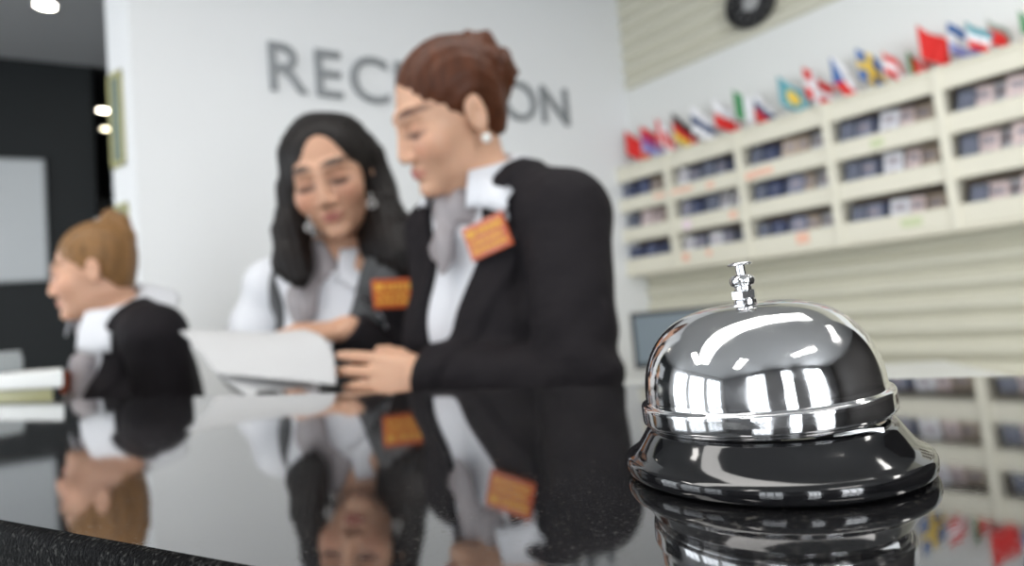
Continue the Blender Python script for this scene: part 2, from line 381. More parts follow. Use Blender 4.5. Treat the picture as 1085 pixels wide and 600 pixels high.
# whiteboard on the charcoal wall
a, b = P(47, 168, 5.2), P(47, 298, 5.2)
mD = frame2((*DW, 0), DWD)
sx = (V([a[0], a[1]])-DW)@DWD
t = empty('whiteboard', tuple(mD @ Vector((sx, 0, b[2]))), math.atan2(DWD[1], DWD[0])); tag(t, 'pale grey whiteboard hanging on the charcoal wall', 'whiteboard')
bm = bmesh.new(); box(bm, (-1.05, -.022, .0), (.0, -.002, a[2]-b[2])); from_bm('board', bm, mat('whiteboard_enamel', (.62, .65, .67), .35, noise=.02, nscale=5), t)
bm = bmesh.new(); h = a[2]-b[2]
for lo, hi in (((-1.05, 0), (0, .018)), ((-1.05, h-.018), (0, h)), ((-1.05, 0), (-1.032, h)), ((-.018, 0), (0, h))): box(bm, (lo[0], -.028, lo[1]), (hi[0], -.002, hi[1]))
from_bm('frame', bm, flat('board_trim', (168, 172, 174)), t, bevel=.002)

# ------------------------------------------------------------------ RECEPTION letters
t = empty('reception_sign', (*W1, 2.162), math.atan2(W1D[1], W1D[0])); tag(t, 'grey letters spelling RECEPTION on the white wall', 'sign')
def text_mesh(s, size, ext, name):
    c = bpy.data.curves.new(name, 'FONT'); c.body = s; c.size = size; c.extrude = ext; c.resolution_u = 6
    o = bpy.data.objects.new(name, c); COL.objects.link(o); dg = bpy.context.evaluated_depsgraph_get()
    me = bpy.data.meshes.new_from_object(o.evaluated_get(dg)); bpy.data.objects.remove(o); bpy.data.curves.remove(c); return me
NEND = P(600.5, 115, 4.57)[:2]; span = float((inter(W1, W1D, V([0., 0.]), NEND)-W1)@W1D)
mesh = [text_mesh(ch, .262, .007, 'letter') for ch in 'RECEPTION']
wid = []
for me in mesh:
    xs_ = [v.co.x for v in me.vertices]; wid.append((min(xs_), max(xs_)))
gap = .035; tot = sum(b-a for a, b in wid)+gap*8; sc = span/tot; x = 0
cap = max(v.co.y for v in mesh[1].vertices)
for me, (a, b) in zip(mesh, wid):
    zs = .204/cap
    for v in me.vertices:
        X, Yy, Z = v.co; v.co = ((X-a)*sc+x, -.010+Z, Yy*zs)
    x += (b-a+gap)*sc; me.materials.append(M_LETTER); link(bpy.data.objects.new('letter', me), t)
# (letters stand 3 mm off the wall on the staff side)
for ch in t.children: ch.location.y = -.004

# ------------------------------------------------------------------ granite counter
FRONT, DEPTH, TOP, TH = .098, .322, 1.10, .045
mC = frame2((*(N2*FRONT), 0), U2)                       # x along the counter, y towards the staff
cnt = empty('reception_counter', tuple(mC @ Vector((0, DEPTH/2, 0))), math.atan2(U2[1], U2[0])); tag(cnt, 'long reception counter with polished black granite top', 'counter')
inv = Matrix.Identity(4)
bm = bmesh.new(); box(bm, (-1.30, -DEPTH/2, TOP-TH), (1.3, DEPTH/2, TOP)); o = from_bm('granite_top', bm, [M_GRANITE, M_GRANITE_EDGE], cnt)
for p in o.data.polygons:
    if abs(p.normal.z) < .5: p.material_index = 1
b = o.modifiers.new('bevel', 'BEVEL'); b.width = .004; b.segments = 3; b.material = 1
bm = bmesh.new(); box(bm, (-1.27, -DEPTH/2+.06, 0), (1.27, -DEPTH/2+.10, TOP-TH)); box(bm, (-1.27, DEPTH/2-.08, 0), (1.27, DEPTH/2-.05, TOP-TH)); from_bm('front_panel', bm, M_WALL, cnt)

# ------------------------------------------------------------------ desk bell
bx, by = .0780, .2040
bell = empty('desk_bell', (bx, by, TOP)); tag(bell, 'chrome desk bell with black base on the granite counter', 'desk bell')
bm = bmesh.new()
lathe(bm, [(0, .0004), (.0435, .0004), (.0450, .0009), (.0457, .0018), (.0459, .0030), (.0459, .0046), (.0455, .0056), (.0446, .0063), (.0432, .0069), (.0414, .0088), (.0394, .0118), (.0380, .0140), (.0372, .0150), (.0360, .0156), (.0344, .0156), (.0334, .0151), (.028, .0149), (0, .0149)], 128)
from_bm('base', bm, M_BLACKGLOSS, bell, smooth=True)
bm = bmesh.new()
Z0, RH_, RR, HB = .0174, .0066, .0385, .0292
prof = [(.0362, Z0+.0004), (.0374, Z0), (RR-.0006, Z0+.0001), (RR-.0001, Z0+.0005), (RR, Z0+.0012), (RR, Z0+.0030), (RR, Z0+.0048), (RR, Z0+.0056), (RR-.0002, Z0+.0061), (RR-.0007, Z0+.0064), (RR-.0013, Z0+.0065), (RR-.0016, Z0+RH_)]
Rb = RR-.0018; zb = Z0+RH_
for i in range(0, 41):
    a = i/40*PI/2; prof.append((Rb*max(math.cos(a), 0)**.66, zb+.0003+HB*math.sin(a)**.93))
prof[-1] = (0, prof[-1][1])
lathe(bm, prof, 160); lathe(bm, [(r-.0011 if r > .002 else 0, z-.0010) for r, z in prof[1:]][::-1], 96)
dome = from_bm('dome', bm, M_CHROME, bell, smooth=True, sharp=1.0)
zt = prof[-1][1]
bm = bmesh.new()
lathe(bm, [(0, zt-.003), (.0036, zt-.003), (.0037, zt+.0008), (.0030, zt+.0012), (.0030, zt+.0016)], 32)
lathe(bm, [(.0030, zt+.0012), (.0040, zt+.0014), (.0041, zt+.0038), (.0031, zt+.0042), (0, zt+.0042)], sides=6)
from_bm('hex_nut', bm, M_CHROME, bell)
bm = bmesh.new(); K = zt+.0040
lathe(bm, [(0, K), (.0027, K), (.0027, K+.0012), (.0037, K+.0018), (.0041, K+.0030), (.0039, K+.0042), (.0030, K+.0050), (.0022, K+.0053), (.0016, K+.00535), (.0016, K+.0085), (0, K+.0085)], 40)
from_bm('plunger', bm, M_CHROME, bell, smooth=True, sharp=.7)
bm = bmesh.new(); lathe(bm, [(0, K+.0082), (.0034, K+.0083), (.0039, K+.0085), (.0040, K+.0088), (.0038, K+.0091), (.0024, K+.0095), (0, K+.0096)], 40)
from_bm('button', bm, M_CHROME, bell, smooth=True, sharp=.9)
TILT = Matrix.Translation((0, 0, Z0)) @ Matrix.Rotation(math.radians(-2.2), 4, 'Y') @ Matrix.Translation((0, 0, -Z0))   # the dome sits a little crooked on its post
for ch in bell.children:
    if ch.name.split('.')[0] in ('dome', 'hex_nut', 'plunger', 'button'): ch.matrix_basis = Matrix.Translation((-.0004, 0, 0)) @ TILT
bm = bmesh.new(); tube(bm, (0, 0, .0145), (0, 0, Z0+.02), .004, 16); tube(bm, (.014, -.016, .0148), (.014, -.016, Z0+.008), .003, 12); box(bm, (.006, -.032, .0148), (.020, -.020, .0162))
from_bm('striker', bm, M_STEEL, bell)

# ------------------------------------------------------------------ pigeonhole rack on the slatted wall
RZ0, RH, CW, RD = 1.318, .626, .413, .138
X0, NC = .0, 6
rack = empty('pigeonhole_rack', (*RK, RZ0), math.atan2(RKD[1], RKD[0])); tag(rack, 'long cream pigeonhole rack with three rows of cells on the slatted wall', 'rack')
XL = X0+NC*CW
def rbox(name, x0, x1, y0, y1, z0, z1, n=None, m=None, bev=.003):
    bm = bmesh.new(); box(bm, (x0, y0, z0), (x1, y1, z1)); return from_bm(n or name, bm, m or M_RACK, rack, bevel=bev)
rbox('top_panel', X0-.012, XL+.012, -.004, RD, RH-.018, RH); rbox('bottom_panel', X0-.012, XL+.012, -.004, RD, 0, .018)
rbox('back_panel', X0, XL, RD-.012, RD-.004, .018, RH-.018, m=mat('rack_back_brown', (.16, .12, .09), .6, noise=.1, nscale=20))
RAILS = [(.0, .098), (.192, .270), (.364, .442), (.536, .626)]
OPEN = [(.442, .536), (.270, .364), (.098, .192)]       # top, middle, bottom row
for z0, z1 in ((.019, .098), RAILS[1], RAILS[2], (.536, RH-.019)): rbox('front_rail', X0, XL, 0, .014, z0, z1)
for z0 in (.198, .370): rbox('shelf', X0+.01, XL-.01, .015, RD-.013, z0, z0+.012)
for k in range(NC+1):
    x = X0+k*CW; rbox('divider', x-.0165, x+.0165, -.008, RD-.013, .002, RH-.002)
# price stickers stuck on the rails
M_STK = mat('orange_sticker', lin((246, 196, 172)), .6, noise=.04, nscale=30); M_STKG = mat('green_sticker', lin((208, 216, 176)), .6, noise=.04, nscale=30); M_STKP = mat('pink_sticker', lin((245, 225, 235)), .6, noise=.04, nscale=30)
for c, z, w, h, m in ((1.15, .395, .03, .03, M_STK), (2.06, .41, .30, .022, M_STK), (2.60, .40, .05, .03, M_STK), (3.12, .395, .06, .035, M_STK), (3.28, .40, .11, .03, M_STK),
                      (2.85, .23, .05, .035, M_STK), (2.15, .06, .05, .045, M_STK), (3.62, .065, .07, .05, M_STK), (2.48, .065, .04, .03, M_STK), (4.45, .40, .06, .035, M_STKG), (4.65, .06, .09, .035, M_STKG)):
    x = X0+(c-1)*CW; bm = bmesh.new(); box(bm, (x-w*.4, -.0012, z-h/2), (x+w*.4, .001, z+h/2)); from_bm('sticker', bm, m, rack)
bm = bmesh.new(); lathe(bm, [(0, 0), (.026, 0), (.026, .003), (0, .003)], 28); o = from_bm('round_sticker', bm, M_STKP, rack); o.rotation_euler = (PI/2, 0, 0); o.location = (X0+1.22*CW, 0, .225); o['label'] = 'round pale pink sticker'

# leaflets leaning in the cells
mR = rack.matrix_basis.copy() if False else Matrix.Translation(Vector((*RK, RZ0))) @ Matrix.Rotation(math.atan2(RKD[1], RKD[0]), 4, 'Z')
LCOL = {'dark blue': (66, 78, 118), 'slate grey': (104, 110, 126), 'blue-grey': (132, 138, 160), 'pale pink': (226, 206, 204), 'beige': (196, 178, 160), 'white': (222, 222, 228), 'brown': (112, 82, 66)}
_leaf = {}
def leaflet_mesh(cn, w):
    k = (cn, w)
    if k not in _leaf:
        bm = bmesh.new(); box(bm, (-w/2, -.006, 0), (w/2, .006, .132)); box(bm, (-w*.30, -.0068, .085), (w*.30, -.0058, .11), 1); box(bm, (-w*.30, -.0068, .05), (w*.15, -.0058, .06), 1)
        me = bpy.data.meshes.new('leaflet'); bm.to_mesh(me); bm.free(); me.materials.append(flat('leaflet_'+cn.replace(' ', '_'), LCOL[cn])); me.materials.append(flat('leaflet_print', (112, 116, 136)) if cn in ('dark blue', 'brown', 'slate grey') else flat('leaflet_print_dark', (170, 160, 168)))
        _leaf[k] = me
    return _leaf[k]
PAL = {0: ['dark blue', 'slate grey', 'dark blue', 'beige'], 1: ['blue-grey', 'dark blue', 'slate grey', 'blue-grey', 'white'], 2: ['slate grey', 'dark blue', 'blue-grey', 'beige', 'white'],
       3: ['slate grey', 'blue-grey', 'dark blue', 'white', 'pale pink', 'beige'], 4: ['slate grey', 'pale pink', 'white', 'pale pink', 'white', 'beige']}
ROWN = ('top', 'middle', 'bottom'); COLN = ('leftmost', 'second', 'third', 'fourth', 'fifth')
for c in range(5):
    for r in range(3):
        z0 = OPEN[r][0]-.055 if r < 2 else .021
        n = 6; pal = list(PAL[c])
        if c == 0 and r == 2: pal = ['dark blue']*3+['slate grey']
        if c == 0 and r == 1: pal = ['slate grey', 'beige', 'pale pink', 'beige']
        cnts = {}
        for i in range(n):
            cn = pal[min(int((i+random.random()*.8)/n*len(pal)), len(pal)-1)] if c != 1 else random.choice(pal)
            w = (.055, .068)[i % 2]
            x = X0+c*CW+.056+i*(CW-.142)/(n-1)+random.uniform(-.004, .004)
            zb = [.396, .224, .034][r]
            ob = bpy.data.objects.new('leaflet', leaflet_mesh(cn, w)); COL.objects.link(ob)
            tilt = random.uniform(.03, .15); lean = random.uniform(.06, .16)
            ob.matrix_world = mR @ Matrix.Translation((x, .040+(i % 3)*.025, zb)) @ Matrix.Rotation(tilt, 4, 'Y') @ Matrix.Rotation(-lean, 4, 'X')
            tag(ob, f'{cn} leaflet leaning in the {COLN[c]} cell from the left, {ROWN[r]} row of the rack', 'leaflet', f'{cn} leaflets in the {COLN[c]} {ROWN[r]} cell')

# ------------------------------------------------------------------ small flags standing on the rack
R_, W_, B_, NB, G_, Y_, K_, TE, OR, PU, LB = (222, 38, 34), (240, 240, 244), (70, 110, 170), (40, 66, 110), (60, 140, 85), (235, 200, 80), (35, 30, 32), (95, 165, 178), (240, 105, 45), (168, 70, 140), (150, 155, 215)
FL = [  # pixel x of pole foot, tip y, foot y, design, label
 (664, 122, 163, ('u', [R_, R_, OR]), 'small red table flag with an orange edge, leftmost on the rack'),
 (680, 114, 156, ('v', [R_, PU, LB]), 'small flag striped red, purple and pale blue beside the leftmost flag'),
 (697, 108, 152, ('disc', R_, W_), 'small white and red flag with a red spot on its white middle'),
 (714, 99, 145, ('v', [K_, R_, Y_]), 'small flag striped black, red and yellow'),
 (733, 92, 137, ('v', [W_, NB, W_]), 'small white flag with one navy stripe'),
 (757, 80, 128, ('v', [W_, R_]), 'small flag half white and half red left of the green-white-red one'),
 (779, 73, 121, ('u', [G_, W_, R_]), 'small flag in green, white and red bands'),
 (799, 72, 114, ('v', [W_, NB, R_]), 'small flag striped white, dark blue and red'),
 (826, 58, 106, ('disc', Y_, TE), 'small teal flag with a yellow disc'),
 (853, 45, 97, ('cross', R_, W_), 'small red flag with a white cross'),
 (882, 33, 87, ('tip', [W_, R_], B_), 'small white and red flag with a blue tip at the pole'),
 (909, 22, 77, ('cross', B_, Y_), 'small blue flag with a yellow cross'),
 (936, 26, 67, ('v', [R_, W_, R_]), 'small flag striped red, white and red'),
 (960, 22, 58, ('u', [G_, R_, R_]), 'small flag in green and red right of the red-white-red one'),
 (974, -4, 53, ('u', [R_, R_]), 'large plain red table flag, the biggest red one on the rack'),
 (1005, -8, 44, ('v', [B_, W_, LB]), 'small white flag with a blue top and lilac lower stripe'),
 (1024, -8, 37, ('v', [TE, W_, R_]), 'small flag striped teal, white and red'),
 (1046, -14, 29.5, ('v', [(150, 160, 150), R_, R_]), 'small red flag with a grey-green upper stripe'),
 (1079, -20, 19, ('u', [G_, W_, OR]), 'small flag in green, white and orange, rightmost on the rack')]
RTOP = RZ0+RH
for i, (px, ty, fy, ds, lab) in enumerate(FL):
    # foot of the pole on the rack's top board, a third of its depth in
    line_p = RK+RKN*(.05+.03*(i % 2)); d = M3 @ V([(px-542.5)/F_PX, (300-fy+SHIFT)/F_PX, -1.0]); foot = inter(line_p, RKD, CAM[:2], d[:2])
    Yd = foot[1]; Hf = (fy-ty)*Yd/F_PX*1.02
    az = math.atan2(RKD[1], RKD[0])+.55+random.uniform(-.06, .06)
    t = empty('table_flag', (*foot, RTOP), az); tag(t, lab, 'flag', 'table flags on top of the rack')
    bm = bmesh.new(); lathe(bm, [(0, 0), (.018, 0), (.018, .004), (.006, .008), (0, .008)], 20); tube(bm, (0, 0, .006), (0, 0, Hf), .0022, 8); lathe(bm, [(0, Hf), (.004, Hf+.003), (0, Hf+.008)], 12)
    from_bm('pole', bm, M_PEARL, t, smooth=True)
    hoist = Hf*.62; fly = Hf*.74*(0.85 if lab.startswith('large') else 1); droop = math.radians(random.uniform(38, 52))
    NU, NV = 24, 24; bm = bmesh.new(); cols = []
    if ds[0] in 'uv': cols = list(dict.fromkeys(ds[1]))
    elif ds[0] in ('disc', 'cross'): cols = [ds[1], ds[2]]
    else: cols = list(ds[1])+[ds[2]]
    ph = random.uniform(0, 6); g = []
    for a in range(NU+1):
        row = []
        for b in range(NV+1):
            u, v = a/NU, b/NV
            s = u*fly; wv = .017*math.sin(u*7+ph+v*2.2)*u**.6
            x = s*math.cos(droop)*(1-.25*v*0)+.0; z = Hf-.004-v*hoist*(1-.12*u)-s*math.sin(droop)
            row.append(bm.verts.new((x*(1-.15*math.sin(ph)*u), wv, max(z, .006+.01*v))))
        g.append(row)
    for a in range(NU):
        for b in range(NV):
            u, v = (a+.5)/NU, (b+.5)/NV; f = bm.faces.new((g[a][b], g[a+1][b], g[a+1][b+1], g[a][b+1]))
            if ds[0] == 'u': k = cols.index(ds[1][min(int(u*len(ds[1])), len(ds[1])-1)])
            elif ds[0] == 'v': k = cols.index(ds[1][min(int(v*len(ds[1])), len(ds[1])-1)])
            elif ds[0] == 'disc':
                inside = (u-.5)**2+((v-.5)*.8)**2 < .05
                if ds[1] == R_: k = 0 if (inside or u < .2 or u > .8) else 1
                else: k = 0 if inside else 1
            elif ds[0] == 'cross': k = 1 if (abs(u-.4) < .09 or abs(v-.5) < .11) else 0
            else: k = 2 if u < .5-abs(v-.5) else (0 if v < .5 else 1)
            f.material_index = k
    o = from_bm('cloth', bm, [flat('flag_%d_%d_%d' % c, c, .7) for c in cols], t, smooth=True)
    sm = o.modifiers.new('thickness', 'SOLIDIFY'); sm.thickness = .0012

# ------------------------------------------------------------------ wall clock
dvec = M3 @ V([(797-542.5)/F_PX, (300-3+SHIFT)/F_PX, -1.0]); cp = inter(SW, RKD, V([0., 0.]), dvec[:2]); cz = 1.156+dvec[2]*cp[1]/dvec[1]
t = empty('wall_clock', (*cp, cz), math.atan2(RKD[1], RKD[0])); tag(t, 'round black wall clock on the slatted wall above the flags', 'clock')
CR = 28*cp[1]/F_PX
def cl(name, prof, m, sm=True):
    bm = bmesh.new(); lathe(bm, prof, 64); o = from_bm(name, bm, m, t, smooth=sm); o.rotation_euler = (PI/2, 0, 0); return o
cl('rim', [(CR*.80, .012), (CR*.82, .040), (CR*.92, .044), (CR, .036), (CR, 0), (CR*.80, 0)], M_BLACK)
cl('dial', [(0, 0), (CR*.82, 0), (CR*.82, .014), (CR*.36, .014), (CR*.36, .0142), (0, .0142)], mat('clock_black_dial', (.02, .02, .022), .4, noise=.1, nscale=20), False)
o = cl('dial_centre', [(0, .0142), (CR*.34, .0142), (CR*.34, .0165), (0, .0165)], mat('clock_grey_centre', (.45, .45, .45), .4, noise=.05, nscale=20), False); o['label'] = 'pale grey centre of the dial'
for L, a, w in ((.45, 1.0, .06), (.68, -2.1, .04)):
    bm = bmesh.new(); box(bm, (-CR*w/2, -.021, 0), (CR*w/2, -.018, CR*L)); o = from_bm('clock_hand', bm, M_STEEL, t); o.rotation_euler = (0, a, 0)
bm = bmesh.new()
for k in range(12):
    a = k*PI/6; box(bm, (-CR*.02, -.0165, CR*.62), (CR*.02, -.0145, CR*.74), mtx=Matrix.Rotation(a, 4, 'Y'))
from_bm('hour_marks', bm, M_STEEL, t)

# ------------------------------------------------------------------ staff desk with monitor under the rack
Ym = 3.1
a = P(667, 332, Ym); b = P(668, 392, Ym)
mh = a[2]-b[2]; mw = mh*1.75
md = V([.94, -.26]); md /= np.linalg.norm(md)
dz = b[2]-.07
t = empty('computer_monitor', (a[0]+md[0]*mw/2, a[1]+md[1]*mw/2, dz), math.atan2(md[1], md[0])); tag(t, 'black-framed monitor with a grey screen behind the desk bell', 'monitor')
bm = bmesh.new(); box(bm, (-mw/2, -.012, .07), (mw/2, .02, .07+mh)); from_bm('case', bm, M_BLACK, t, bevel=.004)
bm = bmesh.new(); box(bm, (-mw/2+.014, -.0145, .09), (mw/2-.014, -.0115, .07+mh-.014)); from_bm('screen', bm, M_SCREEN, t)
bm = bmesh.new(); tube(bm, (0, .03, .008), (0, .03, .16), .018, 20); lathe(bm, [(0, 0), (.11, 0), (.11, .008), (.03, .014), (0, .014)], 40, c=(0, .02, 0)); from_bm('stand', bm, M_BLACK, t)
t = empty('back_desk', (a[0]+md[0]*.45, a[1]+md[1]*.45, 0), math.atan2(md[1], md[0])); tag(t, 'cream desk with a white top under the pigeonhole rack', 'desk')
bm = bmesh.new(); box(bm, (-.58, -.28, dz-.035), (.62, .30, dz)); from_bm('desk_top', bm, M_PANEL, t, bevel=.003)
bm = bmesh.new(); box(bm, (-.55, -.25, 0), (.60, .27, dz-.036)); from_bm('cabinet', bm, M_RACK, t)

# ------------------------------------------------------------------ desk at the far left
a = P(66, 393, 1.275); b = P(66, 414, 1.275); dd = U2
t = empty('side_desk', (a[0], a[1], 0), math.atan2(dd[1], dd[0])); tag(t, 'white-topped olive desk at the left edge, in front of the fair-haired woman', 'desk')
dpoly = [(-.75, 0), (0, 0), (-.29, .13), (-.75, .13)]
bm = bmesh.new(); prism(bm, dpoly, b[2]+.004, a[2]); from_bm('desk_top', bm, M_PANEL, t, bevel=.003)
bm = bmesh.new(); prism(bm, [(-.74, .008), (-.05, .008), (-.30, .10), (-.74, .10)], .02, b[2]+.003); from_bm('desk_body', bm, M_OLIVE, t)
md_ = frame2((a[0], a[1], a[2]), dd); c = md_ @ Vector((-.395, .07, 0))
t = empty('desk_organizer', tuple(c), math.atan2(dd[1], dd[0])); tag(t, 'light grey box standing on the white-topped desk at the left edge', 'box')
bm = bmesh.new(); box(bm, (-.09, -.03, 0), (.028, .03, .036)); from_bm('body', bm, flat('grey_box', (150, 156, 158)), t, bevel=.008)
bm = bmesh.new(); box(bm, (-.085, -.027, .036), (.023, .027, .041)); from_bm('lid', bm, flat('grey_box_lid', (165, 170, 172)), t, bevel=.002)

# ------------------------------------------------------------------ people
def frame_h(yaw, pit, rol):
    f0 = V([-math.sin(yaw)*math.cos(pit), -math.cos(yaw)*math.cos(pit), -math.sin(pit)])
    left = np.cross(V([0, 0, 1.]), f0); left /= np.linalg.norm(left)
    up = np.cross(f0, left); up = up if up[2] > 0 else -up
    return left*math.cos(rol)+up*math.sin(rol), f0, up*math.cos(rol)-left*math.sin(rol)
class Head:
    def __init__(s, c, yaw, pit, rol, sc, bk=1.0):
        s.bk = bk; s.c = V(c); s.s = sc; s.L, s.F, s.U = frame_h(yaw, pit, rol); s.B = np.stack([s.L, s.F, s.U])   # rows
    def loc(s, p):
        q = ((p-s.c)@s.B.T)/s.s; q[:, 1] = np.where(q[:, 1] < 0, q[:, 1]*s.bk, q[:, 1]); return q
    def w(s, x, y, z):
        y = y/s.bk if y < 0 else y; return s.c+s.s*(x*s.L+y*s.F+z*s.U)
def head_sdf(q):
    """q in head units; x = her left, y = face, z = up"""
    ax = q.copy(); ax[:, 0] = np.abs(ax[:, 0])
    d = ell_d(q, (0, -.014, .032), (.073, .092, .083))
    d = smin(d, ell_d(q, (0, .034, -.030), (.056, .056, .080)), .03)
    d = smin(d, ell_d(q, (0, .030, -.074), (.045, .047, .036)), .025)
    d = smin(d, ell_d(q, (0, .076, -.101), (.020, .018, .014)), .022)
    d = smin(d, ell_d(ax, (.036, .060, -.034), (.026, .024, .026)), .02)
    d = smin(d, seg_d(ax, (.012, .086, .014), (.036, .074, .016), .009, .009), .014)
    d = smax(d, -ell_d(ax, (.031, .101, -.008), (.017, .016, .013)), .012)
    d = smin(d, ell_d(ax, (.031, .0735, -.010), (.0145, .0135, .0125)), .004)
    d = smin(d, seg_d(q, (0, .088, .004), (0, .102, -.040), .0065, .0090), .012)
    d = smin(d, ell_d(ax, (.0105, .096, -.046), (.0075, .0105, .0075)), .007)
    d = smin(d, ell_d(q, (0, .088, -.066), (.021, .010, .0055)), .006)
    d = smin(d, ell_d(q, (0, .087, -.0765), (.019, .010, .0060)), .006)
    ear = ell_d(ax, (.074, -.008, -.012), (.009, .019, .030)); ear = smax(ear, -ell_d(ax, (.082, -.004, -.010), (.006, .010, .017)), .004)
    return smin(d, ear, .008)
def hand_prims(W, d, n, l, curl, scale=1.0, spread=.08, thumb=(.5, .6, .25)):
    """W wrist, d towards the fingers, n out of the back of the hand, l towards the thumb side; curl = per finger three bends (radians) towards the palm"""
    W, d, n, l = V(W), V(d, float), V(n, float), V(l, float); pr = []; s = scale
    d /= np.linalg.norm(d); n -= d*(n@d); n /= np.linalg.norm(n); l -= d*(l@d)+n*(l@n); l /= np.linalg.norm(l)
    palm = []
    base = [(.027, .082), (.0085, .086), (-.0095, .081), (-.026, .072)]
    lens = [(.043, .026, .021), (.047, .030, .022), (.043, .028, .021), (.034, .021, .019)]
    fingers = []
    for k in range(4):
        off, ln = base[k]; kn = W+(d*ln+l*off)*s
        palm.append((W+(d*.008+l*off*.62)*s, kn, .0125*s, .0095*s))
        a, p = 0.0, kn; fd0 = d*math.cos(spread*(1.5-k))+l*math.sin(spread*(1.5-k)); rr = (.0086, .0088, .0083, .0073)[k]*s; ch = []
        for j in range(3):
            a += curl[k][j]; dr = fd0*math.cos(a)-n*math.sin(a); e = p+dr*lens[k][j]*s
            ch.append((p, e, rr*(1-.09*j), rr*(1-.09*(j+1)))); p = e
        fingers.append(ch)
    tb = W+(d*.022+l*.024-n*.006)*s; td = d*math.cos(thumb[0])+l*math.sin(thumb[0])-n*thumb[1]; td /= np.linalg.norm(td)
    t1 = tb+td*.044*s; td2 = td*math.cos(thumb[2])+(d*.9-n*.45)*math.sin(thumb[2]); td2 /= np.linalg.norm(td2); t2 = t1+td2*.030*s; td3 = td2+(d*.4-n*.3)*.5; td3 /= np.linalg.norm(td3)
    th = [(W+(d*.012+l*.012)*s, t1, .0150*s, .0105*s), (t1, t2, .0100*s, .0092*s), (t2, t2+td3*.024*s, .0092*s, .0072*s)]
    return palm, fingers, th
def hand_eval(p, h):
    palm, fingers, th = h; d = None
    for a, b, r1, r2 in palm:
        x = seg_d(p, a, b, r1, r2); d = x if d is None else smin(d, x, .010)
    for f in fingers:
        y = None
        for a, b, r1, r2 in f:
            x = seg_d(p, a, b, r1, r2); y = x if y is None else smin(y, x, .002)
        d = smin(d, y, .004)
    y = None
    for a, b, r1, r2 in th:
        x = seg_d(p, a, b, r1, r2); y = x if y is None else smin(y, x, .004)
    return smin(d, y, .006)
